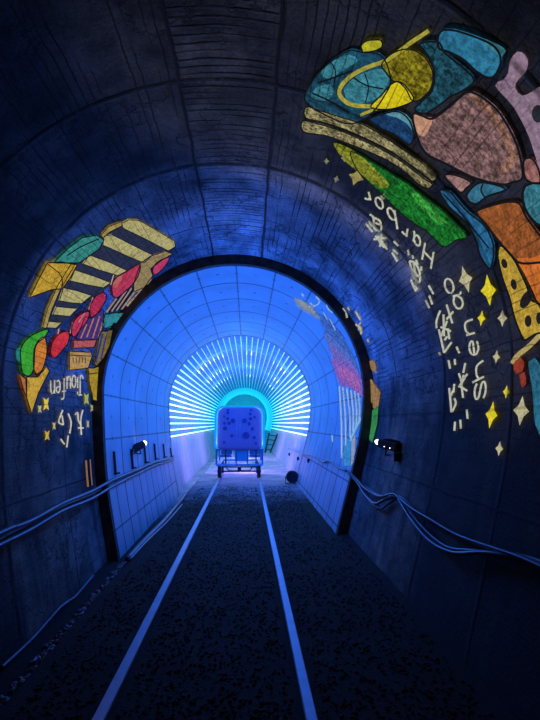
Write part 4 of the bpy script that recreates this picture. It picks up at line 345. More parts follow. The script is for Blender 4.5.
LEFT = [
 ('awning_backing', (44,50,76), 0, 0.5, 'slate backing', 'P4530 5459 52 172 56 179 59 188 63 195 67 204 71 209 76 218 -131 63 -134 42 -134 15 -108 -46 -106 -61 -104 -74 -132 -34 -129 -54 -128 -74 -115 -111 -111 -124 -107 -133 -125 -86 -122 -102 -118 -115 -68 -352 96 -7 96 -18 95 -28 93 -37 91 -46 99 7 99 -2 98 -13 90 31 91 22 91 14 92 5 99 -5 99 -16'),
 ('awning_stripe', (188,180,120), 1, 0.5, None, 'P4530 5459 84 17 93 130 64 222 69 237 73 265 79 280 -18 214 -107 38 -70 -247 -64 -234 -60 -224 -58 -203 -54 -195 -51 -184'),
 ('awning_stripe', (188,180,120), 1, 0.5, None, 'P4292 5461 79 90 56 241 61 261 51 212 55 226 58 237 -157 76 -80 -338 -74 -313 -62 -279 -56 -261'),
 ('awning_stripe', (188,180,120), 1, 0.5, None, 'P4036 5555 55 246 60 264 53 297 58 324 -131 -81 -68 -300 -63 -282 -41 -219 -39 -208'),
 ('awning_stripe', (188,180,120), 1, 0.5, None, 'P3810 5529 44 232 47 248 45 273 49 295 -108 -67 -58 -244 -53 -231 -46 -224 -42 -211'),
 ('awning_stripe', (188,180,120), 1, 0.5, None, 'P3581 5550 68 351 64 454 -151 -128 -72 -320 -49 -282'),
 ('awning_stripe', (188,180,120), 1, 0.5, None, 'P3368 5625 56 275 61 297 -131 -106 -42 -238 -38 -225'),
 ('awning_stripe', (188,180,120), 1, 0.5, None, 'P3184 5589 63 359 -92 -97 -39 -258'),
 ('awning_border', (176,152,84), 2, 0.5, None, 'P4273 5398 124 -51 141 82 -25 91 -144 -47 -99 10'),
 ('awning_border', (176,152,84), 2, 0.5, None, 'P3107 5602 94 -14 93 -24 92 -10 92 -18 91 -28 98 -10 98 -19 96 -30 -17 -78 -94 20 -94 10 -95 1 -86 22 -87 15 -87 7 -101 32 -102 22'),
 ('teal_awning', (58,146,140), 3, 0.6, None, 'P3721 5051 97 28 99 18 93 35 95 26 135 180 25 197 -104 87 -133 -50 -130 -66 -62 -156 -59 -153'),
 ('outline', (16,19,24), 4, 0.4, None, 'R3864 5207 3 -25 15 35 2 -25 22 38 3 -25 26 42 3 -26 29 44 2 -26 30 44 3 -26 28 46 4 -26 24 47 4 -25 27 49 4 -26 29 51 4 -26 28 52 4 -26 26 49 4 -27 21 45 4 -27 15 40 3 -27'),
 ('yellow_awning', (204,164,54), 3, 0.6, None, 'P3684 4953 96 220 43 160 45 168 -155 57 -147 -16 -75 -213 -95 -172 -89 -169 108 2 107 -9 81 -11'),
 ('outline', (16,19,24), 4, 0.4, None, 'R3672 4964 9 1 -9 41 10 1 -9 61 10 0 -9 73 10 2 -11 76 10 3 -12 70 10 5 -16 52 9 11 -28 53 8 16 -35 30 7 21 -34 13 5 21 -25 4 6 21'),
 ('tan_wall', (160,142,92), 2, 0.6, None, 'P4462 6741 161 -17 207 93 70 211 -192 45 -176 69 -29 292 -209 569 -151 -547 82 -279 122 -215'),
 ('lantern', (196,62,104), 3, 0.4, None, 'P4533 7290 75 -197 59 -44 63 -11 112 69 -79 185 -71 92 -72 65 -85 -5'),
 ('lantern', (200,62,92), 3, 0.7, None, 'P3986 6649 56 -56 62 -11 69 32 79 49 71 25 76 24 45 38 -23 133 -65 145 -61 93 -70 56 -77 21 -81 -7 -87 -28 -70 -54 -18 -169 40 -153'),
 ('lantern', (192,100,90), 4, 0.4, None, 'P4005 6651 50 -60 57 -34 84 67 -69 156 -81 48 -68 -2'),
 ('lantern', (190,46,84), 3, 0.6, None, 'P3590 6498 78 -41 77 6 64 77 40 106 -49 158 -54 40 -61 12 -59 3 -55 -21 -88 -118 39 -116'),
 ('lantern', (204,58,96), 3, 0.5, None, 'P3192 6313 54 -46 64 -15 65 27 63 63 61 106 32 109 -39 62 -70 26 -72 -35 -72 -57 -74 -39 -50 -53'),
 ('lantern', (212,52,66), 3, 0.5, None, 'P2868 5880 58 -23 66 6 58 31 53 67 55 122 28 129 -45 82 -75 30 -67 -51 -65 -88 -64 -81 -41 -83'),
 ('lantern_string', (208,176,160), 4, 0.4, None, 'R3980 6640 -6 -32 45 -22 -6 -30 45 -23 -7 -30 44 -25 -6 -29;R3554 6538 -4 -33 42 10 -4 -33 42 9 -4 -33 41 5 -4 -32 41 4 -4 -32;R3177 6309 -3 -32 48 21 -3 -32 48 17 -3 -32 48 17 -3 -32;R3105 5975 -4 -28 37 12 -3 -28 37 13 -4 -28;R3347 6443 0 -33 49 46 -1 -33 49 42 0 -33 49 39 -1 -33'),
 ('shop_front', (72,52,120), 2, 0.5, 'purple shop front', 'P3451 6518 21 219 200 192 -93 206 -99 203 -202 6 -68 -355 -63 -330 6 -123 150 7'),
 ('shop_post', (196,128,110), 3, 0.4, None, 'R3231 6924 -2 -50 47 45 -3 -49 47 44 -3 -49 48 38 -4 -49 48 38 -4 -49 47 33 -4 -49 48 31 -4 -48;R3259 7160 -4 -53 48 43 -4 -53 48 37 -4 -52 49 34 -5 -52 48 33 -4 -51 48 27 -5 -51 48 27 -5 -50 48 21 -6 -49;R3325 7360 -5 -51 54 26 -4 -51 54 26 -5 -50 54 18 -5 -50 53 18 -5 -49;R3183 6725 -1 -43 40 48 -1 -43 40 45 -1 -43 41 45 -2 -44 41 42 -2 -44 41 40 -2 -44'),
 ('shop_post', (166,146,140), 3, 0.4, 'pale shutter bars', 'R3664 7176 -1 -57 48 61 -1 -57 49 58 -2 -56 50 53 -2 -57 49 53 -2 -56 50 45 -3 -56;R3718 7325 -1 -59 47 60 -2 -59 48 56 -2 -59 47 55 -2 -58 47 48 -2 -59 48 48 -4 -58 49 43 -4 -57 48 40 -4 -57 49 39 -4 -57;R3776 7476 -2 -61 50 55 -3 -61 50 51 -3 -61 51 47 -4 -60 51 45 -4 -60 51 39 -4 -60 51 39 -5 -60 51 32 -5 -58 51 30 -5 -57;R3833 8002 0 -441 50 441 -5 -445 50 446 -4 -453 48 63 -3 -72 49 58 -4 -72 49 57 -4 -71 49 50 -4 -70 49 49 -5 -70 50 45 -6 -69;R3923 8046 0 -30 50 29 0 -30 50 27 0 -30 55 28 -5 -30 50 24 0 -30 50 25 0 -28 51 21 -3 -417 53 409 -4 -432'),
 ('outline', (16,19,24), 2, 0.4, None, 'R3686 7266 -2 -67 45 69 -2 -67 46 64 -2 -66 46 61 -3 -66 47 60 -3 -66 46 54 -3 -65 46 54 -3 -66 47 49 -5 -64;R3742 7419 -2 -69 50 65 -3 -69 51 65 -3 -69 50 59 -3 -68 51 56 -4 -68 51 53 -4 -67 52 48 -5 -67 52 47 -5 -66 51 40 -5 -66;R3800 7570 -3 -71 52 67 -3 -72 51 60 -3 -71 52 59 -4 -71 52 53 -4 -70 53 51 -5 -70 52 46 -5 -68 53 41 -6 -68 53 40 -6 -67'),
 ('teal_awning', (52,142,154), 4, 0.5, 'small teal awning', 'P3624 7124 119 339 70 598 -186 -1 -163 -643 12 -174'),
 ('shop_sign', (188,92,92), 3, 0.5, 'salmon pink sign', 'P3115 6462 69 394 78 437 -110 13 -68 -399 -61 -365'),
 ('shop_sign', (192,154,92), 3, 0.5, 'tan sign', 'P2969 6437 48 384 54 429 -46 89 -178 -51 -54 -379 -48 -345 114 -55'),
 ('outline', (60,45,40), 4, 0.4, None, 'R2922 6505 11 -6 0 109 12 -6 1 113 12 -6 0 117 13 -7 0 121 13 -7 1 125 12 -9 2 129 13 -9 1 134 13 -10;R2915 6609 4 23 -38 10 3 24 -39 4 4 25;R2930 6721 4 25 -40 6 4 25 -40 3 4 25;R2945 6838 4 26 -40 2 3 26 -40 1 3 26;R2961 6959 3 27 -41 -2 4 27 -42 -2 3 27;R2977 7084 4 28 -42 -6 3 28 -43 -6 3 28'),
 ('shop_pillar', (134,114,58), 2, 0.6, 'olive pillar', 'P3390 7283 112 779 -225 55 -221 -20 -135 -70 9 -513 118 -28 117 -49 114 -68'),
 ('shop_post', (48,60,130), 3, 0.4, 'blue bars', 'R3384 7394 9 87 -54 -58 8 87 -54 -61 8 89 -54 -68 8 90 -54 -68 7 90 -54 -76 7 92 -54 -78 6 92 -53 -84 6 475 -53 -468 3 467 -51 -465 6 464;R3435 7585 7 423 -50 -5 5 17 -50 -13 5 23 -50 -13 0 23 -50 -15 5 23 -51 -15 5 23 -50 -17 0 23 -50 -18 5 23 -50 -19 0 23 -50 -20 5 23'),
 ('shop_pillar', (178,150,44), 3, 0.6, 'yellow pillar', 'P2847 7288 64 771 -130 15 -131 7 -130 -2 -120 -8 15 -69 127 -465 120 -117'),
 ('outline', (16,19,24), 4, 0.4, None, 'R2764 7382 14 -11 5 159 13 -12 5 498 15 -4 -5 50 15 -3'),
 ('ice_cream_scoop', (62,172,52), 3, 0.5, 'green ice cream scoop', 'P2806 5134 57 27 57 56 56 92 53 110 51 133 26 107 -36 6 -61 -45 -54 -90 -70 -72 -55 2 -66 21 -65 16 -52 1 -58 -45 -25 -63 17 -145 55 -43 66 -31 53 -28'),
 ('ice_cream_scoop', (40,130,130), 2, 0.4, 'teal sliver of scoop', 'P2796 5061 32 86 -40 28 -60 21 -43 3 9 -93 50 -32'),
 ('ice_cream_scoop', (216,132,52), 4, 0.5, 'orange ice cream scoop', 'P2883 5446 85 65 44 96 -22 64 -53 61 -61 42 -69 7 -76 -19 -60 -31 -67 -134 63 -104 46 -18 59 -17 60 -14'),
 ('ice_cream_cone', (208,168,62), 4, 0.5, None, 'P2549 5343 24 273 136 215 -40 101 -123 -121 -153 -177 -109 -86 -105 -84 80 -60 78 -59 106 0'),
 ('ice_cream_cone', (192,112,62), 4, 0.5, 'shaded orange side of cone', 'P2563 5169 -36 151 -90 13 -90 12 56 -71 81 -52'),
 ('star', (224,200,80), 4, 0.3, None, 'P2364 5788 -25 79 33 82 -74 -34 -72 31 27 -81 -31 -80 72 34'),
 ('star', (190,185,150), 4, 0.3, None, 'P2277 5640 -15 48 18 49 -43 -21 -43 19 16 -48 -18 -49 43 20'),
 ('star', (170,180,90), 4, 0.3, None, 'P2495 7212 -27 115 40 120 -87 -51 -82 44 29 -117 -37 -117 84 50'),
 ('star', (170,170,140), 4, 0.3, None, 'P2355 7502 -20 75 25 431 -60 -5 -55 3 21 -433 -24 -78 57 35'),
 ('star', (190,180,140), 4, 0.3, None, 'P2098 6048 -18 48 18 51 -45 -23 -46 18 19 -49 -18 -50 45 22'),
 ('star', (214,180,70), 4, 0.3, None, 'P2006 5815 -23 67 21 71 -55 -31 -56 23 24 -68 -19 -69 53 31'),
 ('star', (170,170,150), 4, 0.3, None, 'P2128 7312 -22 61 23 67 -56 -31 -56 20 23 -62 -21 -65 54 30'),
 ('letter', (206,204,192), 5, 0.3, 'letter J', 'R2471 7123 -17 0 9 -149 -17 0;R2460 7075 -3 -52 21 52 -3 -52 27 52 -3 -52 33 52 -4 -53 36 51 -4 -51 36 44 -4 -52 34 45 -4 -51 30 46 -4 -51 24 47 -3 -50 43 50 -1 -50 7 45 16 -5 -22 44 13 40 -30 -22 8 50 -26 -35 7 51'),
 ('letter', (206,204,192), 5, 0.3, 'letter i', 'R2545 6969 -4 -50 33 47 -4 -50 33 44 -4 -50 33 43 -4 -49 33 43 -4 -50 33 40 -5 -49;R2492 6918 3 51 -36 -51 2 50'),
 ('letter', (206,204,192), 5, 0.3, 'letter o', 'R2609 6688 4 47 -24 -40 4 46 -24 -34 7 45 -34 -14 10 42 -20 18 16 -5 4 62 5 -44 29 67 0 -48 22 51 -3 -49 24 47 -4 -48 25 41 -5 -48 25 35 -8 -46 35 6 -12 -39 20 -25 -15 11 -6 -59 -3 44 -30 -62 0 46 -21 -49 3 47 -24 -45 4 47'),
 ('letter', (206,204,192), 5, 0.3, 'letter u', 'R2522 6690 -3 -46 24 47 -3 -46 32 45 -3 -46 34 39 -3 -45 29 37 -6 -45 37 24 -8 -43 27 0 -15 -8 -4 -68 -6 38 -27 -57 0 44 -28 -53 0 44;R2509 6560 -3 -45 29 45 -3 -44 29 44 -3 -44 28 38 -3 -44 28 39 -3 -44 29 39 -4 -44 29 38 -4 -44'),
 ('letter', (206,204,192), 5, 0.3, 'letter f', 'R2366 6321 15 11 -16 66 12 -21 21 73 3 -41 15 44 -1 -43 22 46 -2 -44 27 45 -2 -44 30 45 -3 -44 31 44 -3 -43 32 43 -3 -43 29 40 -3 -43 27 38 -3 -43 23 39 -4 -43 18 40 -3 -42;R2485 6502 -15 4 9 -77 -15 3 8 -75 -15 3'),
 ('letter', (206,204,192), 5, 0.3, 'letter e', 'R2525 6291 -15 6 7 -70 -13 10 -2 -79 -7 31 -21 -42 4 40 -28 -23 9 35 -28 29 15 10 3 42 5 -36 22 61 1 -40 23 49 -2 -41 29 44 -3 -41 27 39 -5 -42 34 19 -8 -37 26 -13 -14 2 -10 -77 -10 24'),
 ('letter', (206,204,192), 5, 0.3, 'letter n', 'R2425 6137 -2 -39 28 39 -2 -39 29 39 -3 -39 29 39 -3 -39 30 39 -3 -39 29 39 -3 -39 29 34 -3 -39;R2480 6099 -1 38 -25 -55 -2 37 -22 -56 -9 26 6 -57 -13 -18 24 13 -5 -37 32 29 -3 -37 21 35 -2 -38 26 37 -3 -38 28 38 -3 -38 25 37 -3 -37 18 35 -3 -37'),
 ('character', (206,204,192), 5, 0.3, 'Chinese character for nine', 'R2185 6856 9 -48 13 91 12 -42 -5 59 18 26 -29 -32 3 60 -34 -55 3 60 -36 -55 2 60 -31 -47 6 58 -32 -19 11 52 -30 -4 14 47 -25 -14 13 47;R2263 7124 -3 62 -14 -77 -4 61 -20 -84 -4 60 -25 -86 -4 61 -28 -84 -3 62 -31 -76 -1 62 -22 -67 0 63 -27 -63 0 62 -29 -61 1 62 -30 -59 1 62 -29 -58 1 62 -26 -59 0 63 -22 -60 0 62 -15 -61 0 62;R2012 6929 20 2 -21 116 20 2 -21 121 20 2'),
 ('character', (206,204,192), 5, 0.3, 'Chinese character for portion', 'R2200 6545 8 51 -22 -35 7 51 -28 -27 8 51 -31 -25 6 52 -31 -31 4 54 -29 -44 2 56 -23 -58 -2 56 -24 -65 -2 55 -24 -68 -4 54 -21 -69 -4 54 -17 -67 -4 53 -11 -62 -4 53;R2245 6356 -5 47 -11 -64 -5 47 -18 -73 -5 47 -21 -76 -6 46 -21 -75 -5 46 -18 -70 -6 45 -14 -63 1 49 -27 -30 5 47;R2079 6226 16 20 -28 58 16 20 -28 59 16 21;R2174 6328 4 50 -32 -39 3 50 -31 -40 3 50 -31 -40 3 50 -31 -41 2 51;R1895 6267 9 41 -32 -1 9 42 -32 0 9 42 -32 -1 9 43;R1934 6525 -4 52 -25 -66 -4 53 -24 -66 -4 52 -24 -65 -4 52 -24 -66 -4 52 -23 -65 -5 52'),
